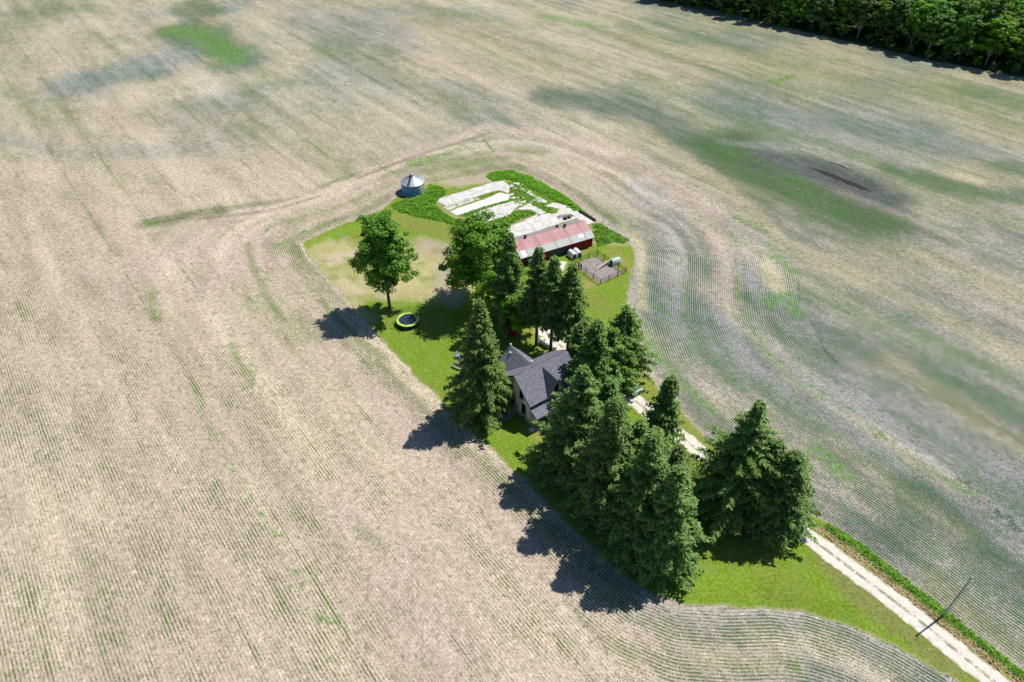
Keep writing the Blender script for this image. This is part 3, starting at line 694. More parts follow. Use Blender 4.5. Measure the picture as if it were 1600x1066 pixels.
def conifer(name, h, R, skirt, seed, mat, spacing=.34, power=.75, ragged=.25):
    """tapered trunk with tiers of drooping branches carrying needle sprays"""
    r = np.random.default_rng(seed); R = R * 1.16
    tr = MB(); lean = r.normal(0, .15, 2)
    tr.tube([(lean[0] * (t ** 2), lean[1] * (t ** 2), t * h) for t in (0, .03, .3, .6, .85, 1)], [.36, .29, .22, .14, .06, .015], 9)
    C = []; A = []; B = []; tip_light = []; z = skirt; side_bias = r.uniform(0, 2 * np.pi)
    while z < h - .15:
        f = (z - skirt) / (h - skirt)
        L0 = R * (1 - f) ** power * (0.82 + .3 * np.sin(z * 1.7 + seed) * .4) + .18
        if f < .10: L0 *= .84 + 1.6 * f
        nb = int(5 + 3 * (1 - f))
        ph0 = r.uniform(0, 2 * np.pi)
        for b in range(nb):
            az = ph0 + 2 * np.pi * b / nb + r.normal(0, .28)
            L = L0 * (r.uniform(1 - ragged * 1.7, 1 + ragged * .8) if r.random() < .8 else r.uniform(1.0, 1.0 + ragged * 1.25)) * (1 + .10 * np.cos(az - side_bias))
            if r.random() < .10: continue
            dirv = np.array([np.cos(az), np.sin(az), 0]); sidev = np.array([-np.sin(az), np.cos(az), 0])
            rise = r.uniform(.05, .35) * (0.4 + f); droop = r.uniform(.28, .5) * (1 - .5 * f)
            tr.tube([(0, 0, z), tuple(dirv * L * .5 + np.array([0, 0, z + rise * L * .5 - droop * L * .16])), tuple(dirv * L * .95 + np.array([0, 0, z + rise * L * .95 - droop * L * .55]))], [.04 + .05 * (1 - f), .025, .01], 4, False)
            m = max(4, int(L / .27)); t = (np.arange(m) + r.random(m)) / m; t = .12 + .88 * t
            for sgn in (-1, 1, 0):
                tl = t if sgn else t[::2] ; k = len(tl)
                bw = (.22 + .30 * L * .5 * (1 - tl) * (tl > .1) + .12) * (1 if sgn else .5)
                bw = np.minimum(bw, 1.15)
                zc = z + rise * L * tl - droop * L * tl ** 2 * .62
                base = dirv[None] * (L * tl)[:, None] + np.array([0, 0, 1])[None] * zc[:, None]
                d = unit(dirv[None] * r.uniform(.45, .95, (k, 1)) + sidev[None] * sgn * r.uniform(.6, 1.0, (k, 1)) + np.array([0, 0, 1])[None] * (r.uniform(-.55, .05, (k, 1)) + (.25 * f)))
                w = unit(np.cross(d, np.array([0, 0, 1.0])[None] + r.normal(0, .45, (k, 3))))
                # two blades per twig, the outer one drooping and narrower
                C.append(base + d * (bw * .5)[:, None]); A.append(d * (bw * .55)[:, None]); B.append(w * (.095 + .05 * r.random((k, 1))) * (1.0 if h > 6 else .6)); tip_light.append(.12 + .35 * tl * r.random(k))
                d2 = unit(d + np.array([0, 0, -1.0])[None] * r.uniform(.2, .8, (k, 1)) + r.normal(0, .2, (k, 3)))
                C.append(base + d * bw[:, None] * .85 + d2 * (bw * .25)[:, None]); A.append(d2 * (bw * .36)[:, None]); B.append(w * (.06 + .05 * r.random((k, 1)))); tip_light.append(.3 + .7 * tl * r.random(k))
                # hanging curtain below the limb
                hl = .16 + .22 * r.random(k); d3 = unit(np.array([0, 0, -1.0])[None] + r.normal(0, .3, (k, 3))); w3 = unit(np.cross(d3, dirv[None] + r.normal(0, .7, (k, 3))))
                C.append(base + d * (bw * .4)[:, None] + d3 * hl[:, None]); A.append(d3 * hl[:, None]); B.append(w3 * .10); tip_light.append(r.random(k) * .25)
        z += spacing * (1 - .35 * f) * r.uniform(.8, 1.2)
    C.append(np.array([[0, 0, h + .1 * i] for i in range(4)])); A.append(unit(r.normal(0, 1, (4, 3)) + [0, 0, 1.5]) * .25); B.append(unit(r.normal(0, 1, (4, 3))) * .06); tip_light.append(np.ones(4))
    C, A, B, tip_light = np.concatenate(C), np.concatenate(A), np.concatenate(B), np.concatenate(tip_light)
    V_, F_ = quads(C, A, B)
    tw = V_.reshape(-1, 4, 3); mid = tw[:, 2:4].mean(1, keepdims=True)
    tw[:, 1:3] = tw[:, 1:3] * .55 + (tw[:, 1:3].mean(1, keepdims=True)) * .45      # pointed outer end
    zr = (fnoise(np.column_stack([np.arctan2(C[:, 1], C[:, 0]) * 3 + C[:, 2] * .7, C[:, 2]]), .9, seed) - .5)
    rn = np.clip(.5 + zr * 1.4 + r.normal(0, .18, len(C)), 0, 1)
    c_ = mesh_np('crown', tw.reshape(-1, 3), F_, mat, {'rnd': np.repeat(rn, 4), 'tip_light': np.repeat(tip_light, 4)})
    t_ = tr.build('trunk', BARK)
    return t_, c_

def deciduous(name, h, R, base, seed, mat, nclump=130, per=150, leaf=.15, squash=1.0, bark=None, lobes=7, topfat=.55):
    r = np.random.default_rng(seed); tr = MB()
    fork = base * 1.05 + .4
    tr.tube([(0, 0, 0), (.03, .02, .3), (.05, .05, fork), (.1, 0, h * .55), (.05, .1, h * .85)], [.40, .30, .24, .13, .03], 10)
    # lobed crown outline: big boughs with their own clump shells
    cz = (h + base) / 2; rz = (h - base) / 2
    lob = []
    for i in range(lobes):
        a = i * 2.4 + r.uniform(-.4, .4); q = (i + .5) / lobes; zz = base + (h - base) * (.22 + .66 * q)
        prof = np.sin(np.pi * np.clip((zz - base) / (h - base), .05, .95) ** topfat) ** .7
        rad = R * prof * .52; lob.append((np.array([np.cos(a) * rad, np.sin(a) * rad, zz]), R * r.uniform(.42, .60) * (1.1 - .35 * q)))
        p = lob[-1][0]; tr.tube([(.05, .03, fork + (p[2] - fork) * .12), (p[0] * .45, p[1] * .45, fork + (p[2] - fork) * .6), tuple(p)], [.13, .08, .025], 6, False)
    lob.append((np.array([0, 0, h - R * .5]), R * .5)); lob.append((np.array([0, 0, cz]), R * .62))
    CC = []; RR = []
    for i in range(nclump):
        c0, r0 = lob[r.integers(len(lob))]
        u = unit(r.normal(0, 1, (1, 3)))[0]; u[2] = u[2] * .85 + .12
        p = c0 + u * r0 * r.uniform(.55, 1.22) * np.array([1, 1, 1.05]); p[2] = np.clip(p[2], base * .85, h); CC.append(p); RR.append(r.uniform(.35, 1.0) ** 1.3 * R / 4.6)
    CC = np.array(CC); RR = np.array(RR)
    n_ = nclump * per; k = np.repeat(np.arange(nclump), per)
    u = unit(r.normal(0, 1, (n_, 3))); rad = r.random(n_) ** .5 * (1 + .55 * (r.random(n_) < .12))
    P = CC[k] + u * (rad * RR[k])[:, None] * np.array([1.2, 1.2, .62])
    out = unit(P - np.array([0, 0, cz]))
    nrm = unit(u * .7 + out * .5 + r.normal(0, .45, (n_, 3)) + [0, 0, .55])
    a_ = unit(np.cross(nrm, r.normal(0, 1, (n_, 3)))); b_ = np.cross(nrm, a_); l = leaf * r.uniform(.7, 1.35, n_)
    V_, F_ = quads(P, a_ * l[:, None], b_ * (l * .7)[:, None])
    crn = r.random(nclump)[k] * .6 + r.random(n_) * .4
    tip_light = np.clip((u[:, 2] * .5 + .2) * rad, 0, 1) * .7  # upper side of each clump paler, light from above put into the colour
    c_ = mesh_np('crown', V_, F_, mat, {'rnd': np.repeat(crn, 4), 'tip_light': np.repeat(tip_light, 4)})
    t_ = tr.build('trunk', bark or BARK)
    return t_, c_

def as_tree(kind, parts, loc, label, cat, rz=0, scale=1.0, group=None, copy=False, sxy=1.0):
    root = empty(kind, (loc[0], loc[1], 0), rz); root.scale = (scale * sxy, scale * sxy, scale)
    tag(root, label, cat, group)
    for p in parts:
        q = p
        if copy:
            q = p.copy(); COL.objects.link(q)
        q.parent = root
    return root

HB = {}
def spruce(base_px, h, R, skirt, seed, mat, label, rz=0, **kw):
    p = at(*base_px)
    t = conifer('spruce', h, R, skirt, seed, mat, **kw)
    return as_tree('spruce_tree', t, p, label, 'spruce tree', rz, group='spruce trees around the farmhouse')
G_ = 'spruce trees around the farmhouse'
spruce((797, 512), 19.2, 3.7, 2.2, 11, CON, 'dark slim spruce touching the right side of the big broadleaf tree', power=0.82)
spruce((838, 540), 19.6, 3.3, 6.0, 12, CON, 'tall spruce with bare lower trunk, left of the three behind the house', power=0.77)
spruce((860, 553), 19.2, 3.1, 7.0, 13, CON, 'narrow spruce with bare trunk, middle of the three behind the house', power=0.77)
spruce((886, 556), 18.3, 3.7, 5.0, 14, CON, 'spruce nearest the paddock, right of the three behind the house', power=0.82)
spruce((756, 646), 21.4, 4.9, 1.2, 15, CON2, 'large pale green spruce standing alone left of the farmhouse', ragged=.28, power=0.85)
spruce((966, 590), 14.4, 4.5, 3.0, 16, CON, 'spruce right of the farmhouse nearest the eastern field', ragged=.35, power=0.77)
spruce((922, 628), 16.0, 4.6, 1.2, 17, CON, 'bushy spruce between the farmhouse and the parked cars', ragged=.3, power=0.77)
spruce((905, 590), 11.5, 3.8, 1.2, 28, CON2, 'lower bushy spruce hiding the right end of the farmhouse roof', ragged=.3, power=0.72)
spruce((898, 735), 19.3, 6.0, 1.0, 18, CON, 'broad dark spruce in front of the farmhouse porch, largest of the grove', ragged=.25, power=0.79)
spruce((1022, 730), 17.4, 4.0, 1.2, 19, CON, 'slim spruce beside the driveway at the back of the grove', ragged=.35, power=0.87)
spruce((938, 795), 20.5, 5.4, 1.0, 20, CON, 'spruce in the middle of the front grove overhanging the field', ragged=.3, power=0.79)
spruce((982, 770), 14.2, 4.4, 1.0, 21, CON, 'spruce deep inside the front grove hidden between its neighbours', ragged=.3, power=0.79)
spruce((990, 848), 20.0, 5.2, .8, 22, CON, 'spruce of the front grove casting the long pointed shadow on the field', ragged=.3, power=0.79)
spruce((1026, 880), 18.2, 4.9, .5, 23, CON, 'ragged dark green spruce at the lower end of the front grove', ragged=.25, power=0.79)
spruce((1034, 822), 15.5, 4.0, .6, 24, CON2, 'grey green spruce on the driveway side of the front grove', ragged=.3, power=0.79)
spruce((940, 715), 15.0, 4.8, .8, 29, CON, 'shorter spruce filling the gap behind the largest spruce of the grove', ragged=.3, power=0.77)
spruce((1000, 800), 16.0, 4.8, .8, 30, CON2, 'greyish spruce between the deep hidden one and the driveway side of the grove', ragged=.3, power=0.77)
spruce((948, 610), 12.5, 4.2, 1.2, 36, CON, 'low wide spruce squeezed between the two spruces right of the farmhouse', ragged=.3, power=0.72)
spruce((1134, 797), 20.0, 7.0, 1.6, 25, CON, 'tall open spruce with wide branches straddling the driveway', ragged=.38, spacing=.44, power=0.95)
spruce((1200, 822), 14.2, 4.9, 1.5, 26, CON, 'rounded dark conifer at the right end, beside the driveway bend', ragged=.25, power=0.67)
spruce((1172, 806), 14.5, 4.6, 2.5, 27, CON, 'shorter spruce squeezed between the two conifers at the driveway', ragged=.3, power=0.77)

as_tree('maple_tree', deciduous('maple', 19.0, 5.2, 3.3, 31, DEC, 230, 150, .145, topfat=.7, lobes=12), at(609, 483), 'green broadleaf tree standing alone on the dry lawn near the trampoline', 'tree')
as_tree('maple_tree', deciduous('maple', 17.6, 6.9, 1.6, 32, DEC, 330, 150, .145, topfat=.6, lobes=13), at(754, 474), 'large rounded bright green tree left of the red barn', 'tree')
as_tree('maple_tree', deciduous('shade_tree', 9.5, 3.4, 1.2, 33, DEC, 60, 150, .13), at(812, 528), 'small dark broadleaf tree in the shade just behind the farmhouse', 'tree')

# woodland at the far corner: each tree its own
fl = [tuple(p) for p in resample([at(990, -8), at(1130, 18), at(1230, 43), at(1330, 66), at(1440, 92), at(1600, 121), at(1760, 152)], 2, 1.4, 7, closed=False)] + [(330, 260), (330, 520), (40, 520)]
V0, F0 = fill(fl, 12, .05); n = NT('leaf_litter_floor', .95, .1)
c = n.mix(n.ramp(n.noise(.35, 4), .35, .65), (.05, .06, .025), (.06, .11, .03)); n.col(c); o = mesh_np('forest_floor', V0, F0, n.m); tag(o, 'dark leaf litter floor under the wood', 'forest floor', kind='structure')
for i in range(3): pass
WV = [deciduous('wood', 14 + 1.2 * i, 4.9 + .5 * (i % 3), .8 + (i % 3) * .5, 60 + i, DEC2, 110, 75, .24, lobes=7 + i % 3, bark=PBARK if i == 2 else None) for i in range(6)]
wa = np.array(at(1010, 0)); wb = np.array(at(1600, 120)); wd = (wb - wa) / np.hypot(*(wb - wa)); wn = np.array([-wd[1], wd[0]])
wn = wn if wn[1] > 0 else -wn
used = set(); r = random.Random(5); cnt = 0; FIRST = []
rowk = 0; dpt = 4.5
TONE = ['dark green', 'mid green', 'yellow green']
woods = []
while dpt < 150:
    s_ = -20 + r.uniform(0, 5)
    while s_ < 235:
        p = wa + wd * (s_ + r.uniform(-1.6, 1.6)) + wn * (dpt + r.uniform(-1.6, 1.6) + 2.0 * math.sin(s_ * .09))
        s_ += (6.4 if dpt < 12 else 7.8) * r.uniform(.85, 1.15)
        sx, sy = proj(p[0], p[1], 15); bx, by = proj(p[0], p[1], 0)
        if sx < 985 or sx > 1690 or sy > 140 or by < -45 - 0 * dpt or (sy < -55 and by < -25): continue
        woods.append((p, dpt))
    dpt += 6.6 if dpt < 12 else 7.6
for p, dp in woods:
    i = r.randrange(6); first = i not in used; used.add(i)
    sc_ = r.uniform(.78, 1.12) * (1.0 if dp > 8 else .9)
    lab = 'woodland tree in the front row facing the field at the far corner' if dp < 9 else 'woodland tree inside the wood behind the front row'
    g_ = 'front row of the wood' if dp < 9 else 'trees inside the wood'
    as_tree('woodland_tree', WV[i], (p[0], p[1]), lab, 'tree', r.uniform(0, 6.28), sc_, g_, copy=not first, sxy=r.uniform(.9, 1.15))
for i in range(6):
    if i not in used:
        for p in WV[i]: bpy.data.objects.remove(p)
print('woodland trees', len(woods))
# low bushes at the foot of the wood
bush = deciduous('bush', 3.2, 2.2, .2, 90, DEC2, 26, 80, .2, lobes=4)
first = True
for i in range(22):
    s_ = 4 + i * 7.1 + r.uniform(-2.5, 2.5); p = wa + wd * s_ + wn * (1.6 + r.uniform(-1, 1.2) + 2.0 * math.sin(s_ * .09))
    as_tree('bush', bush, p, 'low dark bush at the foot of the wood edge', 'bush', r.uniform(0, 6), r.uniform(.6, 1.15), 'bushes along the wood edge', copy=not first); first = False

# ------------------------------------------------------------------ farmhouse
shing = NT('dark_shingles', .85, .25)
br = shing.n('ShaderNodeTexBrick'); shing.set(br.inputs['Vector'], shing.obj); br.inputs['Scale'].default_value = 1; br.inputs['Brick Width'].default_value = .33; br.inputs['Row Height'].default_value = .14; br.inputs['Mortar Size'].default_value = .008
shing.set(br.inputs['Color1'], (.15, .15, .19)); shing.set(br.inputs['Color2'], (.23, .23, .28)); shing.set(br.inputs['Mortar'], (.04, .04, .05))
cS = shing.mix(shing.ramp(shing.noise(3, 4, rough=.7), .4, .7, 0, .6), br.outputs[0], (.30, .30, .35)); shing.col(cS); shing.bump(shing.noise(14, 2), .6, .03)
SH = shing.m
bn = NT('buff_brick', .85, .2)
br = bn.n('ShaderNodeTexBrick'); 
cmb = bn.n('ShaderNodeCombineXYZ'); sp = bn.n('ShaderNodeSeparateXYZ'); bn.set(sp.inputs[0], bn.obj); bn.set(cmb.inputs[0], bn.math('ADD', sp.outputs[0], sp.outputs[1])); bn.set(cmb.inputs[1], sp.outputs[2])
bn.set(br.inputs['Vector'], cmb.outputs[0]); br.inputs['Scale'].default_value = 1; br.inputs['Brick Width'].default_value = .24; br.inputs['Row Height'].default_value = .085; br.inputs['Mortar Size'].default_value = .008
bn.set(br.inputs['Color1'], (.80, .79, .73)); bn.set(br.inputs['Color2'], (.70, .69, .64)); bn.set(br.inputs['Mortar'], (.5, .48, .44))
bn.col(bn.mix(bn.ramp(bn.noise(1.5, 3), .4, .7, 0, .4), br.outputs[0], (.58, .57, .53))); BRK = bn.m
STONE = simple('foundation_stone', (.42, .42, .41), (.28, .28, .28), 2, .9, .1, bump=.5)
TRIM = simple('white_trim', (.75, .75, .72), (.62, .62, .6), 4, .5)
GLASS = simple('dark_window_glass', (.015, .017, .022), (.03, .035, .04), 2, .08, .6)
DTRIM = simple('dark_trim', (.05, .04, .035), (.03, .03, .03), 4, .6)
WOOD = simple('weathered_wood', (.42, .38, .33), (.26, .23, .2), 7, .9, .1, bump=.4)
house = empty('farmhouse', (2.671, 69.94, 0), math.radians(36))
tag(house, 'buff brick farmhouse with dark shingle roof and steep front gable among spruces', 'house')
ML, MD, EZ, RZ = 9.2, 7.2, 4.5, 7.35            # main block length, depth, eave and ridge heights
mb = MB(); mb.prism([(0, .75), (MD, .75), (MD, EZ), (MD / 2, RZ - .12), (0, EZ)], 'x', 0, ML)
wall = mb.build('wall', BRK, house)
MB().box(-.06, -.06, 0, ML + .06, MD + .06, .76).build('foundation', STONE, house)
# rear wing
WX0, WX1, WY1 = 1.6, 6.4, 10.2; WC = (WX0 + WX1) / 2
MB().prism([(WX0, .5), (WX1, .5), (WX1, 3.9), (WC, 6.15), (WX0, 3.9)], 'y', MD + .003, WY1).build('wall', BRK, house)
MB().box(WX0 - .05, MD + .07, 0, WX1 + .05, WY1 + .05, .51).build('foundation', STONE, house)
# front gable
FX, FHW, FEZ, FRZ, FY = 4.55, 1.45, 4.45, 7.05, -.25
MB().prism([(FX - FHW, 4.2), (FX + FHW, 4.2), (FX + FHW, FEZ - .02), (FX, FRZ - .12), (FX - FHW, FEZ - .02)], 'y', FY, MD / 2 - .6).build('wall', BRK, house)
def pitched(x0, x1, yl, yr, zl, zr, ridge_y, rz_, th=.12, oh=.38):
    m = MB()
    sl = (rz_ - zl) / (ridge_y - yl); 
    m.slab([(x0, yl - oh, zl - oh * sl), (x1, yl - oh, zl - oh * sl), (x1, ridge_y, rz_), (x0, ridge_y, rz_)], th)
    m.slab([(x0, ridge_y, rz_ + .002), (x1, ridge_y, rz_ + .002), (x1, yr + oh, zl - oh * sl), (x0, yr + oh, zl - oh * sl)], th)
    return m
rf = pitched(-.38, ML + .38, 0, MD, EZ, EZ, MD / 2, RZ); roof = rf.build('roof', SH, house)
def pitched_y(y0, y1, xl, xr, ez, rc_, rz_, th=.12, oh=.32):
    m = MB(); sl = (rz_ - ez) / (rc_ - xl)
    m.slab([(xl - oh, y0, ez - oh * sl), (rc_, y0, rz_), (rc_, y1, rz_), (xl - oh, y1, ez - oh * sl)], th)
    m.slab([(rc_, y0, rz_ + .002), (xr + oh, y0, ez - oh * sl), (xr + oh, y1, ez - oh * sl), (rc_, y1, rz_ + .002)], th)
    return m
pitched_y(MD / 2 + 1.0, WY1 + .4, WX0, WX1, 3.9, WC, 6.15).build('roof', SH, house)
pitched_y(FY - .35, MD / 2 - .5, FX - FHW, FX + FHW, FEZ, FX, FRZ, oh=.25).build('roof', SH, house)
# pale ridge caps and metal flashing
rcap = simple('ridge_cap', (.20, .20, .225), (.15, .15, .17), 3, .8)
MB().tube([(-.38, MD / 2, RZ + .12), (ML + .38, MD / 2, RZ + .12)], .09, 6).build('ridge_cap', rcap, roof)
def window(x, y, z, w, h, face, name='window'):
    """face 'x-' on gable wall, 'y-' on front"""
    fr = MB(); gl = MB(); si = MB(); t = .07
    def b(m, a0, z0, a1, z1, d0, d1):
        if face == 'x-': m.box(-d1, a0, z0, -d0, a1, z1)
        elif face == 'x+': m.box(ML + d0, a0, z0, ML + d1, a1, z1)
        elif face == 'y-': m.box(a0, y - d1, z0, a1, y - d0, z1)
        else: m.box(a0, y + d0, z0, a1, y + d1, z1)
    a = x if face.startswith('y') else y
    b(gl, a - w / 2, z, a + w / 2, z + h, .004, .02)
    for q in ((a - w / 2 - t, z - t, a - w / 2, z + h + t), (a + w / 2, z - t, a + w / 2 + t, z + h + t), (a - w / 2, z - t, a + w / 2, z), (a - w / 2, z + h, a + w / 2, z + h + t), (a - w / 2, z + h / 2 - .025, a + w / 2, z + h / 2 + .025)):
        b(fr, *q, .004, .06)
    b(si, a - w / 2 - .14, z - t - .1, a + w / 2 + .14, z - t, .004, .12)
    g = gl.build('window', GLASS, house); fr.build('frame', DTRIM, g); si.build('sill', STONE, g)
for yy in (1.55, 4.3): window(0, yy, 1.25, .85, 1.75, 'x-')
for yy in (2.15, 4.75): window(0, yy, 3.85, .75, 1.35, 'x-')
window(FX, FY, 4.6, .7, 1.3, 'y-')
for xx in (7.6,): window(xx, 0, 1.3, .9, 1.6, 'y-')
window(1.6, 0, 1.3, .9, 1.6, 'y-')
for yy in (1.5, 4.4): 
    g = MB().box(-.085, yy - .35, .22, -.064, yy + .35, .6).build('basement_window', GLASS, house)
# porch across the front
PX0, PX1, PD = -.05, ML - .6, 1.55
MB().box(PX0, -PD, 0, PX1, -.065, .45).build('porch_floor', STONE, house)
por = MB(); por.slab([(PX0 - .15, -PD - .3, 2.75), (PX1, -PD - .3, 2.75), (PX1, -.003, 3.55), (PX0 - .15, -.003, 3.55)], .1); por.build('porch_roof', SH, house)
for xx in (PX0 + .12, 2.6, 5.2, PX1 - .15): MB().box(xx - .07, -PD + .03, .45, xx + .07, -PD + .17, 2.75).build('porch_post', DTRIM, house)
MB().box(PX0 + .02, -PD + .2, 1.2, PX0 + .06, -.1, 2.3).build('porch_blind', simple('tan_blind', (.62, .48, .30), (.55, .42, .26), 5), house)
for k in range(3): MB().box(-.75 - .0, -PD + .15, .0, -.06 - .2 * k, -PD + .95, .15 + .13 * k).build('porch_step', CONC2, house) if k == 0 else None
dr = MB().box(3.2, -.05, .47, 4.1, -.01, 2.5).build('door', DTRIM, house)
MB().box(3.28, -.08, 1.35, 3.34, -.055, 1.5).build('handle', TRIM, dr)
# roof stacks: two white pipes and a gable pinnacle
for (x, y, z) in ((WC, WY1 + .15, 6.25), (WC - .7, WY1 - .7, 5.5), (WC + .4, MD / 2 + 1.9, 6.0)):
    m = MB(); m.tube([(x, y, z - .3), (x, y, z + .38)], .11, 10); m.tube([(x, y, z + .38), (x, y, z + .5)], [.17, .15], 10); m.build('vent_pipe', TRIM, house)
for (y0, z0, y1, z1) in ((-.3, EZ - .28, MD / 2, RZ - .08), (MD / 2, RZ - .08, MD + .3, EZ - .28)):
    MB().slab([(-.42, y0, z0), (-.385, y0, z0), (-.385, y1, z1), (-.42, y1, z1)], .2).build('bargeboard', DTRIM, house)
pad = MB().lathe([(0, .06), (1.15, .06), (1.2, .03), (1.2, 0)], 28, smooth=False).build('patio_pad', STONE, None, loc=(-1.1, 72.0, .02))
tag(pad, 'round grey stone pad in the shade at the foot of the farmhouse gable wall', 'patio pad')

# ------------------------------------------------------------------ red barn
BA = math.radians(28); bx0, by0 = 1.88, 111.83
barn = empty('red_barn', (bx0, by0, 0), BA); tag(barn, 'long low red barn with faded pinkish metal roof', 'barn')
n = NT('barn_red_boards', .85, .15)
wv_ = n.n('ShaderNodeTexWave', bands_direction='X'); wv_.inputs['Scale'].default_value = 2.2; wv_.inputs['Distortion'].default_value = .3
c = n.mix(n.ramp(n.noise(1.3, 4), .35, .7), (.30, .020, .022), (.20, .014, .016)); c = n.mix(n.ramp(n.noise(5, 4, n.map((0, 0, 0), (1, 1, .3)), .7), .58, .72, 0, .5), c, (.42, .22, .18))
n.col(n.mix(.25, c, n.hsv(c, .5, 1, .4), 'MIX')); n.bump(wv_.outputs[0], .4, .03); RED = n.m
n = NT('barn_metal_roof', .6, .35)
wv_ = n.n('ShaderNodeTexWave', bands_direction='X'); wv_.inputs['Scale'].default_value = 1.6
sp = n.n('ShaderNodeSeparateXYZ'); n.set(sp.inputs[0], n.obj)
r1 = n.noise(.9, 5, n.map((0, 0, 0), (1.6, .35, .35)), .7); r2 = n.noise(3.5, 4, n.map((0, 0, 0), (1, .3, .3)), .7)
c = n.mix(n.ramp(r1, .35, .68), (.43, .19, .19), (.54, .32, .32)); c = n.mix(n.ramp(r2, .45, .7, 0, .7), c, (.50, .20, .20))
yy_ = n.math('ADD', sp.outputs[1], n.math('MULTIPLY', n.noise(.6, 2), .2))
c = n.mix(n.ramp(yy_, 1.22, 1.27, .92, 0), c, n.mix(n.ramp(r2, .4, .7), (.38, .44, .41), (.48, .52, .48)))
c = n.mix(n.ramp(n.math('ABSOLUTE', n.math('SUBTRACT', sp.outputs[1], 2.45)), .0, .05, .6, 0), c, (.22, .09, .09))
c = n.mix(n.math('MULTIPLY', n.ramp(wv_.outputs[0], .82, .98), .35), c, (.2, .12, .12))
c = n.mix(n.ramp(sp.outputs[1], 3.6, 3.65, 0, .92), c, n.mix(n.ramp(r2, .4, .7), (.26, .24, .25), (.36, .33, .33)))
n.col(c); n.bump(wv_.outputs[0], .5, .04); MROOF = n.m
BL, BD, BE, BR = 16.4, 7.0, 2.35, 4.1
b = MB(); b.prism([(0, 0), (BD, 0), (BD, BE), (BD / 2, BR - .1), (0, BE)], 'x', 0, BL); b.build('wall', RED, barn)
b = MB(); sl = (BR - BE) / (BD / 2); oh = .3
b.slab([(-.35, -oh, BE - oh * sl), (BL + .35, -oh, BE - oh * sl), (BL + .35, BD / 2, BR), (-.35, BD / 2, BR)], .06)
b.slab([(-.35, BD / 2, BR + .002), (BL + .35, BD / 2, BR + .002), (BL + .35, BD + oh, BE - oh * sl), (-.35, BD + oh, BE - oh * sl)], .06)
broof = b.build('roof', MROOF, barn)
def bl(px, py, z=0):
    x, y = at(px, py, z); dx, dy = x - bx0, y - by0
    return dx * math.cos(BA) + dy * math.sin(BA), -dx * math.sin(BA) + dy * math.cos(BA)
DARK = simple('near_black', (.012, .012, .014), (.02, .02, .024), 2, .9)
xo0, xo1 = bl(863, 408)[0], bl(886, 399)[0]
OPENM = simple('opening_shade', (.035, .04, .05), (.055, .06, .07), 3, .8)
MB().box(xo0, -.05, .02, xo1, -.004, 2.0).build('opening_panel', OPENM, barn)  # dark barn opening as a flat panel, its inner shade painted on
MB().box(xo0 - .3, -.12, 2.0, xo1 + .3, -.06, 2.1).build('door_rail', DTRIM, barn)
MB().box(.6, -.03, .4, 2.6, -.004, 1.9).build('dark_wall_panel', DARK, barn)  # near-black panel on the left part of the wall
MB().box(1.7, -.10, .05, 2.4, -.04, 1.5).build('small_door', TRIM, barn)
PANEL = simple('pale_roof_panel', (.62, .70, .66), (.52, .62, .58), 3, .4)
def on_roof(x, y, w, l):
    z = BE + sl * y + .068
    return MB().slab([(x, y, z), (x + w, y, z), (x + w, y + l, z + sl * l), (x, y + l, z + sl * l)], .02)
on_roof(BL - 3.0, .35, 1.15, .8).build('skylight', PANEL, barn); on_roof(.25, -.1, 1.0, 1.25).build('skylight', PANEL, barn)
for x, y in ((bl(882, 353, 4.2)[0], BD / 2), (bl(824, 374, 4.2)[0], BD / 2), (bl(868, 351, 3.9)[0], BD / 2 + 1.2)):
    z = BR - abs(y - BD / 2) * sl
    m = MB(); m.lathe([(.0, z + .0), (.22, z), (.2, z + .25), (.33, z + .28), (.33, z + .42), (.12, z + .58), (0, z + .6)], 12, (x, y)); m.build('roof_vent', DTRIM, barn)
MB().box(BL + .004, -.02, 0, BL + .03, .12, BE).build('corner_board', RED, barn)

# kerb wall at the slab edge, its shade painted as black, junk behind the barn
DK = simple('black_rubber_and_shade', (.03, .03, .032), (.055, .05, .05), 4, .8)  # black rubber; on the kerb it is shade put into the colour
p0 = np.array(at(905, 331)); p1 = np.array(at(930, 346)); d_ = p1 - p0; L_ = np.hypot(*d_)
o = MB().box(0, -.18, 0, L_, .18, .5).build('retaining_wall', DK, None, .03); o.location = (*p0, 0); o.rotation_euler = (0, 0, math.atan2(d_[1], d_[0]))
tag(o, 'long concrete kerb along the slab edge behind the barn, its shade painted black', 'concrete kerb')
TY = MB(); 
for i in range(18):
    a0, a1 = 2 * math.pi * i / 18, 2 * math.pi * (i + 1) / 18
    prof = [(.42, 0), (.5, .05), (.52, .14), (.5, .23), (.42, .28), (.30, .26), (.28, .14), (.30, .02)]
    vs = [(r_ * math.cos(a), r_ * math.sin(a), z_) for a in (a0, a1) for r_, z_ in prof]; m8 = len(prof)
    TY.add(vs, [(k_, (k_ + 1) % m8, (k_ + 1) % m8 + m8, k_ + m8) for k_ in range(m8)], True)
ty0 = TY.build('old_tyre', DK)
tyre_labels = ['old black tyre on the slab touching the barn roof line, leftmost of the pieces', 'old black tyre beside the pale board heap behind the barn', 'old black tyre farthest right on the slab behind the barn']
for i, (px, py) in enumerate(((883, 343), (889, 341), (892.5, 338))):
    o = ty0 if i == 0 else ty0.copy()
    if i: COL.objects.link(o)
    p = at(px, py); o.location = (p[0], p[1], .1); o.rotation_euler = (.3 * i, .2, i * 1.1); tag(o, tyre_labels[i], 'tyre', 'tyres behind the barn')
p = at(880, 339); hb = empty('board_heap', (p[0], p[1], .09), .5); tag(hb, 'heap of pale boards lying on the slab behind the barn', 'board heap')
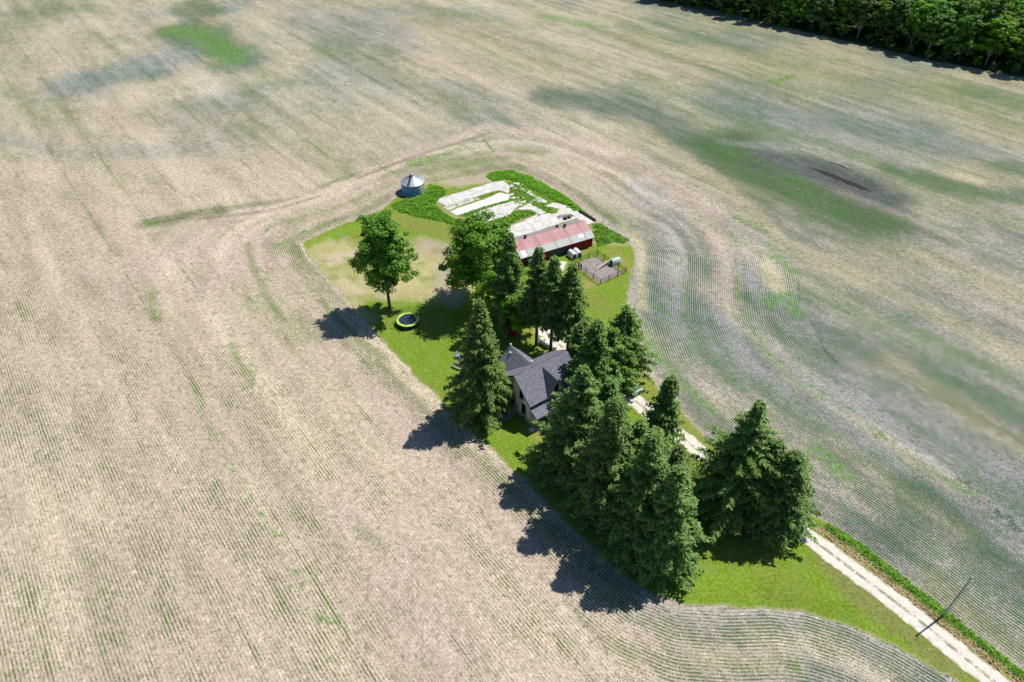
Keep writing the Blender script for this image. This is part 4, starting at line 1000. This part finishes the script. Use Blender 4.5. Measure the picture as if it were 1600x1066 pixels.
for i in range(6):
    MB().box(-1.3 + rng.uniform(-.3, .3), -.5 + .18 * i, .05 * (i % 3) + .02, 1.2 + rng.uniform(-.3, .3), -.36 + .18 * i, .05 * (i % 3) + .07, rng.uniform(-.12, .12)).build('board', WOOD, hb)

# calf hutches
HUT = simple('white_fibreglass', (.80, .82, .82), (.68, .72, .72), 2, .4)
HUTG = simple('greenish_fibreglass', (.62, .74, .70), (.52, .64, .60), 2, .4)
def hutch(p, rz, mat, label):
    e_ = empty('calf_hutch', (p[0], p[1], 0), rz); tag(e_, label, 'calf hutch', 'white calf hutches')
    w, l, h = 1.2, 1.9, 1.35
    prof = [(-w / 2, 0.0), (-w / 2, .75), (-w / 2 + .12, 1.1), (-w / 4, h), (w / 4, h), (w / 2 - .12, 1.1), (w / 2, .75), (w / 2, 0)]
    MB().prism(prof, 'x', -l / 2, l / 2).build('shell', mat, e_, .06)
    MB().prism([(-.32, .1), (-.32, .8), (-.18, 1.02), (.18, 1.02), (.32, .8), (.32, .1)], 'x', l / 2 + .004, l / 2 + .02).build('doorway', DARK, e_)
    m = MB()
    for xx in (-.45, .0, .45): m.prism([(-w / 2 - .02, .02), (-w / 2 - .02, .76), (-w / 2 + .10, 1.13), (-w / 4, h + .03), (w / 4, h + .03), (w / 2 - .10, 1.13), (w / 2 + .02, .76), (w / 2 + .02, .02)], 'x', xx - .04, xx + .04)
    m.build('rib', mat, e_)
    return e_
hutch(at(893.5, 402), math.radians(-62), HUT, 'white calf hutch touching the barn door side, left one of the pair')
hutch(at(901.5, 399.5), math.radians(-62), HUT, 'white calf hutch nearest the fenced pen, right one of the pair by the barn')
hutch(at(961, 413), math.radians(-150), HUTG, 'small pale green hutch just outside the right side of the fenced pen')

# ------------------------------------------------------------------ fenced gravel pen
PC = [np.array(at(*q)) for q in ((933, 399.5), (893.5, 412.5), (938, 444.5), (977.5, 427))]
n = NT('pen_gravel', .95, .1); c = n.mix(n.ramp(n.noise(1.2, 4, rough=.7), .3, .7), (.36, .31, .29), (.25, .215, .20)); n.col(n.mix(n.ramp(n.noise(1.0, 3), .62, .7, 0, .8), c, (.10, .10, .07))); n.bump(n.noise(8, 2), .5, .05)
cen = sum(PC) / 4; rg = resample([cen + (p - cen) * .93 for p in PC], .5, .12, 8)
V0, F0 = fill(rg, 1.0, .034); o = mesh_np('pen_ground', V0, F0, n.m); tag(o, 'bare grey gravel inside the fenced pen', 'gravel', kind='structure')
fen = empty('pen_fence', (cen[0], cen[1], 0)); tag(fen, 'dark post and rail fence around the gravel pen', 'fence')
FW = simple('dark_fence_wood', (.06, .048, .04), (.035, .03, .027), 8, .9)
for i in range(4):
    a = PC[i] - cen; b_ = PC[(i + 1) % 4] - cen; L_ = np.hypot(*(b_ - a)); k = 4 if L_ > 7 else 3
    for j in range(k):
        q = a + (b_ - a) * j / k; tall = 1.3
        MB().tube([(q[0], q[1], 0), (q[0], q[1], tall)], .075, 7).build('post', FW, fen)
    for z in (.45, .82, 1.18):
        MB().tube([(a[0], a[1], z), (b_[0], b_[1], z)], .038, 5).build('rail', FW, fen)
for q in ((904, 418.5), (907.5, 420.5)):
    p = np.array(at(*q)) - cen; MB().box(p[0] - .13, p[1] - .13, 0, p[0] + .13, p[1] + .13, 1.25).build('gate_post', FW, fen)
POLE = simple('peeled_pole', (.62, .50, .36), (.50, .40, .28), 4, .8)
for (a, b_, lb) in (((930.5, 423.5), (954, 411), 'pale timber pole lying across the pen, the longer and nearer one'), ((932, 420.5), (955.5, 408.5), 'pale timber pole lying across the pen, the farther one')):
    p, q = at(*a), at(*b_); o = MB().tube([(0, 0, .15), ((q[0] - p[0]) , (q[1] - p[1]), .75)], .13, 8).build('timber_pole', POLE); o.location = (*p, 0); tag(o, lb, 'timber pole', 'poles in the pen')

# ------------------------------------------------------------------ grain bin
gb = empty('grain_bin', (*at(646, 299.2), 0)); tag(gb, 'round corrugated steel grain bin with conical roof at the far end of the yard', 'grain bin')
n = NT('galvanised_shade_blue', .45, .5); wv_ = n.n('ShaderNodeTexWave', bands_direction='Z'); wv_.inputs['Scale'].default_value = 4.5; n.b.inputs['Metallic'].default_value = .25
sp = n.n('ShaderNodeSeparateXYZ'); n.set(sp.inputs[0], n.obj)
side = n.ramp(sp.outputs[0], 1.25, 1.9)  # sunlit side plain grey; the rest gets its shade painted in as blue
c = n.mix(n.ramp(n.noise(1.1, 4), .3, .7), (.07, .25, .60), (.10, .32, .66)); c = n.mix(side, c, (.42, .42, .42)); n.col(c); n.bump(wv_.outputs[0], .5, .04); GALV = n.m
ROOFM = simple('bin_roof_steel', (.54, .58, .64), (.44, .48, .55), 2, .4, .5, .3)
BR_ = 2.62
prof = []
for i in range(26): prof.append((BR_ + (.03 if i % 2 else 0), i * 2.55 / 25))
MB().lathe(prof, 48).build('wall', GALV, gb)
m = MB(); nr = 24
m.lathe([(BR_ + .14, 2.5), (BR_ + .14, 2.56), (.42, 3.95), (.42, 4.02)], 48, smooth=False)
rfb = m.build('roof', ROOFM, gb)
m = MB()
for i in range(nr):
    a = 2 * math.pi * i / nr; m.tube([(math.cos(a) * (BR_ + .1), math.sin(a) * (BR_ + .1), 2.6), (math.cos(a) * .45, math.sin(a) * .45, 3.98)], .035, 4, False)
m.build('roof_rib', ROOFM, rfb)
MB().lathe([(.46, 3.98), (.46, 4.2), (.52, 4.22), (0.0, 4.36)], 20).build('cap', ROOFM, rfb)
lad = MB(); a = math.radians(-105)
for s in (-.2, .2):
    ox, oy = -math.sin(a) * s, math.cos(a) * s
    lad.tube([(math.cos(a) * 2.72 + ox, math.sin(a) * 2.72 + oy, 2.66), (math.cos(a) * .6 + ox, math.sin(a) * .6 + oy, 3.96)], .03, 5)
for i in range(9):
    t = i / 8; rr = 2.6 + (.65 - 2.6) * t; zz = 2.76 + 1.24 * t
    lad.box(math.cos(a) * rr - .22, math.sin(a) * rr - .07, zz, math.cos(a) * rr + .22, math.sin(a) * rr + .07, zz + .05)
lad.build('ladder', DTRIM, gb)
a = math.radians(-35); MB().box(2.60, -.45, .3, 2.72, .45, 1.9, a).build('door', ROOFM, gb)
MB().box(2.67, -.12, 1.5, 2.71, .12, 1.75, math.radians(-52)).build('label_plate', TRIM, gb)
MB().lathe([(2.75, 0), (2.75, .12), (2.6, .12)], 40, smooth=False).build('base_ring', CONC, gb)

# ------------------------------------------------------------------ trampoline
tp = at(637, 499.5, .85); tr_ = empty('trampoline', (*tp, 0)); tag(tr_, 'round trampoline with lime green pad and dark safety net on the lawn', 'trampoline')
LIME = simple('lime_pad', (.56, .88, .14), (.50, .80, .12), 3, .5); MAT = simple('black_mat', (.015, .035, .085), (.025, .05, .11), 3, .5)
STEEL = simple('pole_steel', (.55, .56, .58), (.45, .46, .48), 3, .4, .5, .5)
n = NT('safety_net', .9, .1); n.col((.03, .035, .03)); tb = n.n('ShaderNodeBsdfTransparent'); mx = n.n('ShaderNodeMixShader'); mx.inputs[0].default_value = .20
n.t.links.new(tb.outputs[0], mx.inputs[1]); n.t.links.new(n.b.outputs[0], mx.inputs[2]); n.t.links.new(mx.outputs[0], n.out.inputs[0]); NETM = n.m
MB().lathe([(0, .84), (1.66, .84), (1.66, .82)], 40, smooth=False).build('mat', MAT, tr_)
MB().lathe([(1.58, .85), (1.60, .92), (2.0, .92), (2.06, .85), (2.0, .78)], 40).build('pad', LIME, tr_)
MB().lathe([(1.9, .1), (1.94, .1), (1.94, .79), (1.9, .79)], 40).build('skirt', simple('black_skirt', (.012, .012, .014), (.02, .02, .022), 3), tr_)
for i in range(6):
    a = math.pi / 3 * i + .45; x, y = math.cos(a), math.sin(a)
    MB().tube([(x * 2.06, y * 2.06, .02), (x * 2.06, y * 2.06, 1.9), (x * 1.9, y * 1.9, 2.55)], .03, 6).build('net_pole', STEEL, tr_)
    MB().tube([(x * 1.7, y * 1.7, .04), (x * 2.05, y * 2.05, .04), (x * 2.0, y * 2.0, .8)], .025, 5).build('leg', STEEL, tr_)
m = MB(); hexp = [(math.cos(math.pi / 3 * i + .45) * 1.93, math.sin(math.pi / 3 * i + .45) * 1.93) for i in range(6)]
for i in range(6):
    a, b_ = hexp[i], hexp[(i + 1) % 6]; m.add([(a[0], a[1], .9), (b_[0], b_[1], .9), (b_[0] * .98, b_[1] * .98, 2.5), (a[0] * .98, a[1] * .98, 2.5)], [(0, 1, 2, 3)])
m.build('net', NETM, tr_)

# ------------------------------------------------------------------ utility pole
up = empty('utility_pole', (*at(1473, 963), 0)); tag(up, 'slim grey wooden utility pole standing in the ditch beside the driveway', 'utility pole')
PW_ = simple('pole_wood', (.50, .50, .52), (.36, .36, .38), 6, .9, .1)
MB().tube([(0, 0, 0), (-.02, .05, 4), (-.05, .1, 8.1)], [.12, .105, .08], 10).build('pole_shaft', PW_, up)
MB().tube([(-.05, -.05, 7.75), (-.05, -.22, 7.75), (-.05, -.22, 7.95)], .045, 6).build('insulator', TRIM, up)

# ------------------------------------------------------------------ cars
def car(p, rz, paint, label, L=4.6, Wd=1.85, H=1.68):
    e_ = empty('parked_car', (p[0], p[1], .034), rz); tag(e_, label, 'car')
    hw_ = Wd / 2
    lower = [(-L / 2, .38), (-L / 2 + .05, .82), (-L / 2 + .25, 1.0), (L / 2 - 1.15, 1.0), (L / 2 - .2, .86), (L / 2, .62), (L / 2 - .03, .30), (-L / 2 + .05, .28)]
    MB().prism([(x, z) for x, z in lower], 'y', -hw_, hw_).build('body', paint, e_, .07)
    # cabin with tapered sides
    c0 = [(-L / 2 + .12, .98), (-L / 2 + .42, H - .06), (-L / 2 + .6, H), (L / 2 - 2.1, H), (L / 2 - 1.75, H - .06), (L / 2 - 1.05, .98)]
    vs = [(x, -hw_ + .04 + (z - .98) * .26, z) for x, z in c0] + [(x, hw_ - .04 - (z - .98) * .26, z) for x, z in c0]; n6 = 6
    MB().add(vs, [tuple(range(n6)), tuple(range(2 * n6 - 1, n6 - 1, -1))] + [(i, i + n6, (i + 1) % n6 + n6, (i + 1) % n6) for i in range(n6)]).build('cabin', GLASS, e_, .04)
    MB().prism([(-L / 2 + .36, H - .03), (-L / 2 + .58, H + .035), (L / 2 - 2.1, H + .035), (L / 2 - 1.85, H - .03)], 'y', -hw_ + .2, hw_ - .2).build('roof_panel', paint, e_, .03)
    for xx in (-L / 2 + .85, L / 2 - .9):
        for s in (-1, 1):
            w = MB(); n_ = 20
            ring = [(xx + .34 * math.cos(2 * math.pi * i / n_), .34 + .34 * math.sin(2 * math.pi * i / n_)) for i in range(n_)]
            w.prism(ring, 'y', s * (hw_ - .20), s * (hw_ + .012)); wh = w.build('wheel', DK, e_, .02)
            w = MB(); w.prism([(xx + (x - xx) * .6, .34 + (z - .34) * .6) for x, z in ring], 'y', s * (hw_ + .012), s * (hw_ + .03)); w.build('rim', STEEL, wh)
    for s in (-1, 1):
        MB().box(L / 2 - .16, s * .72 - .2, .66, L / 2 - .02, s * .72 + .2, .82).build('headlight', TRIM, e_, .03)
        MB().box(-L / 2 - .01, s * .74 - .14, .75, -L / 2 + .08, s * .74 + .14, 1.0).build('tail_light', simple('red_lamp', (.4, .02, .02), None, 3, .3), e_, .02)
        MB().box(L / 2 - 1.5, s * (hw_ + .1) - .09, 1.0, L / 2 - 1.36, s * (hw_ + .1) + .09, 1.14).build('mirror', paint, e_, .03)
    MB().box(L / 2 - .06, -.55, .42, L / 2 + .02, .55, .60).build('grille', DTRIM, e_)
    MB().box(-L / 2 - .02, -hw_ + .1, .34, -L / 2 + .06, hw_ - .1, .52).build('bumper', DTRIM, e_, .02)
def carpaint(name, c): 
    m = simple(name, c, tuple(x * .9 for x in c), 1, .25, .6); return m
car(at(981, 606), ROW, carpaint('slate_blue_paint', (.10, .16, .20)), 'slate blue car parked on the driveway under the spruces')
car(at(948, 582), ROW, carpaint('silver_paint', (.62, .63, .65)), 'silver car parked behind the slate blue one, mostly hidden by spruces', L=4.5, H=1.5)

# ------------------------------------------------------------------ small yard things
# propane tank
p = at(851, 540); pt = empty('propane_tank', (*p, 0), ROW + .1); tag(pt, 'white horizontal tank on the grass between the bare spruce trunks', 'tank')
m = MB(); seg = 14; body = [(0, -1.25), (.25, -1.2), (.42, -1.05), (.48, -.85), (.48, .85), (.42, 1.05), (.25, 1.2), (0, 1.25)]
vs = []; 
for r_, x_ in body:
    for k in range(seg): vs.append((x_, r_ * math.cos(2 * math.pi * k / seg), .72 + r_ * math.sin(2 * math.pi * k / seg)))
m.add(vs, [(i * seg + k, i * seg + (k + 1) % seg, (i + 1) * seg + (k + 1) % seg, (i + 1) * seg + k) for i in range(len(body) - 1) for k in range(seg)], True)
m.build('tank_shell', HUT, pt); MB().lathe([(0, 1.18), (.16, 1.18), (.16, 1.32), (0, 1.36)], 12).build('valve_dome', STEEL, pt)
for x in (-.75, .75): MB().box(x - .08, -.35, 0, x + .08, .35, .32).build('leg', STONE, pt)
# red garden tractor
p = at(802, 522); gt = empty('garden_tractor', (*p, 0), math.radians(-20)); tag(gt, 'red garden tractor parked on the grass behind the farmhouse', 'garden tractor')
RP = carpaint('tractor_red', (.55, .02, .03))
MB().prism([(.05, .35), (.05, .85), (.25, .95), (.85, .85), (.95, .7), (.95, .35)], 'y', -.28, .28).build('hood', RP, gt, .05)
MB().prism([(-.85, .4), (-.8, .72), (-.2, .75), (-.1, .4)], 'y', -.5, .5).build('fender', RP, gt, .05)
MB().prism([(-.3, .22), (-.3, .34), (.5, .34), (.5, .22)], 'y', -.6, .6).build('mower_deck', RP, gt, .04)
m = MB(); m.box(-.7, -.24, .75, -.25, .24, .86); m.box(-.78, -.24, .8, -.66, .24, 1.2); m.build('seat', DK, gt, .04)
MB().tube([(.1, 0, .9), (-.05, 0, 1.1)], .03, 6).tube([(-.05 + .0, .18 * math.cos(a), 1.1 + .14 * math.sin(a)) for a in [i * math.pi / 6 for i in range(13)]], .02, 5).build('steering_wheel', DK, gt)
for x, r_, w_ in ((-.55, .30, .24), (.7, .19, .16)):
    for s in (-1, 1):
        MB().prism([(x + r_ * math.cos(i * math.pi / 8), r_ + r_ * math.sin(i * math.pi / 8)) for i in range(16)], 'y', s * (.62 - w_), s * .6).build('wheel', DK, gt, .02)
# picnic table, bench, chairs beside the big spruce
def board_table(p, rz, label):
    e_ = empty('picnic_table', (*p, 0), rz); tag(e_, label, 'picnic table')
    m = MB(); [m.box(-.95, -.38 + .155 * i, .72, .95, -.25 + .155 * i, .76) for i in range(5)]; m.build('table_top', WOOD, e_)
    for s in (-1, 1):
        m = MB(); [m.box(-.95, s * .72 - .14 + .145 * i, .43, .95, s * .72 - .01 + .145 * i, .47) for i in range(2)]; m.build('bench_seat', WOOD, e_)
        m = MB(); m.tube([(s * .65, -.75, 0), (s * .65, -.25, .72)], .05, 4).tube([(s * .65, .75, 0), (s * .65, .25, .72)], .05, 4).tube([(s * .65, -.82, .4), (s * .65, .82, .4)], .04, 4); m.build('leg', WOOD, e_)
board_table(at(724, 568), math.radians(-32), 'weathered grey picnic table half under the large pale green spruce')
p = at(713, 576); be = empty('bench', (*p, 0), math.radians(-32)); tag(be, 'weathered grey bench in front of the picnic table', 'bench')
m = MB(); [m.box(-.8, -.22 + .15 * i, .42, .8, -.1 + .15 * i, .46) for i in range(3)]; m.build('seat', WOOD, be)
m = MB(); [m.box(-.8, .26, .58 + .16 * i, .8, .29, .70 + .16 * i) for i in range(2)]; m.build('backrest', WOOD, be)
for s in (-.65, .65): MB().tube([(s, -.2, 0), (s, -.18, .42)], .04, 5).tube([(s, .24, 0), (s, .25, .85)], .04, 5).build('leg', WOOD, be)
def lawn_chair(p, rz, mat, label):
    e_ = empty('garden_chair', (*p, 0), rz); tag(e_, label, 'garden chair')
    MB().slab([(-.28, -.28, .40), (.28, -.28, .40), (.28, .25, .36), (-.28, .25, .36)], .04).build('seat', mat, e_)
    MB().slab([(-.28, .25, .38), (.28, .25, .38), (.26, .45, .95), (-.26, .45, .95)], .04).build('backrest', mat, e_)
    for x, y in ((-.27, -.25), (.27, -.25), (-.27, .28), (.27, .28)): MB().tube([(x, y, 0), (x, y, .56 if y < 0 else .4)], .025, 5).build('leg', mat, e_)
    for x in (-.3, .3): MB().box(x - .05, -.3, .56, x + .05, .32, .6).build('armrest', mat, e_)
lawn_chair(at(716, 559), .6, simple('pale_blue_plastic', (.35, .45, .72), None, 3, .5), 'pale blue garden chair on the lawn behind the picnic table')
lawn_chair(at(776, 501), -.4, simple('white_blue_plastic', (.62, .66, .78), None, 3, .5), 'whitish garden chair in the deep shade left of the red tractor')

# ------------------------------------------------------------------ light, sky, camera
w = bpy.data.worlds.new('World'); sc.world = w; w.use_nodes = True; nt = w.node_tree
bg = nt.nodes['Background']; sky = nt.nodes.new('ShaderNodeTexSky'); sky.sky_type = 'NISHITA'; sky.sun_disc = False
sky.sun_elevation = SUN_EL; sky.sun_rotation = math.pi / 2 - SUN_AZ; sky.air_density = 1.0; sky.dust_density = .6
hs = nt.nodes.new('ShaderNodeHueSaturation'); hs.inputs['Saturation'].default_value = 1.3; nt.links.new(sky.outputs[0], hs.inputs['Color']); nt.links.new(hs.outputs[0], bg.inputs[0]); bg.inputs[1].default_value = .08
sd = bpy.data.lights.new('sun', 'SUN'); sd.energy = 4.95; sd.angle = math.radians(.53); sd.color = (1, .965, .90)
so = bpy.data.objects.new('sun', sd); COL.objects.link(so); so.location = (60, 40, 120)
dv_ = Vector((math.cos(SUN_AZ) * math.cos(SUN_EL), math.sin(SUN_AZ) * math.cos(SUN_EL), math.sin(SUN_EL)))
so.rotation_euler = dv_.to_track_quat('Z', 'Y').to_euler()
cd = bpy.data.cameras.new('camera'); cd.sensor_width = 36; cd.sensor_fit = 'HORIZONTAL'; cd.lens = F_PX / 1600 * 36; cd.clip_end = 20000; cd.clip_start = .5
co = bpy.data.objects.new('camera', cd); COL.objects.link(co); co.location = (0, 0, CAM_H); co.rotation_euler = (math.pi / 2 - TH, 0, 0)
sc.camera = co
sc.view_settings.view_transform = 'Standard'; sc.view_settings.look = 'None'; sc.view_settings.exposure = 0; sc.view_settings.gamma = 1
sc.cycles.max_bounces = 6; sc.cycles.transparent_max_bounces = 8
try: sc.cycles.use_denoising = True
except Exception: pass
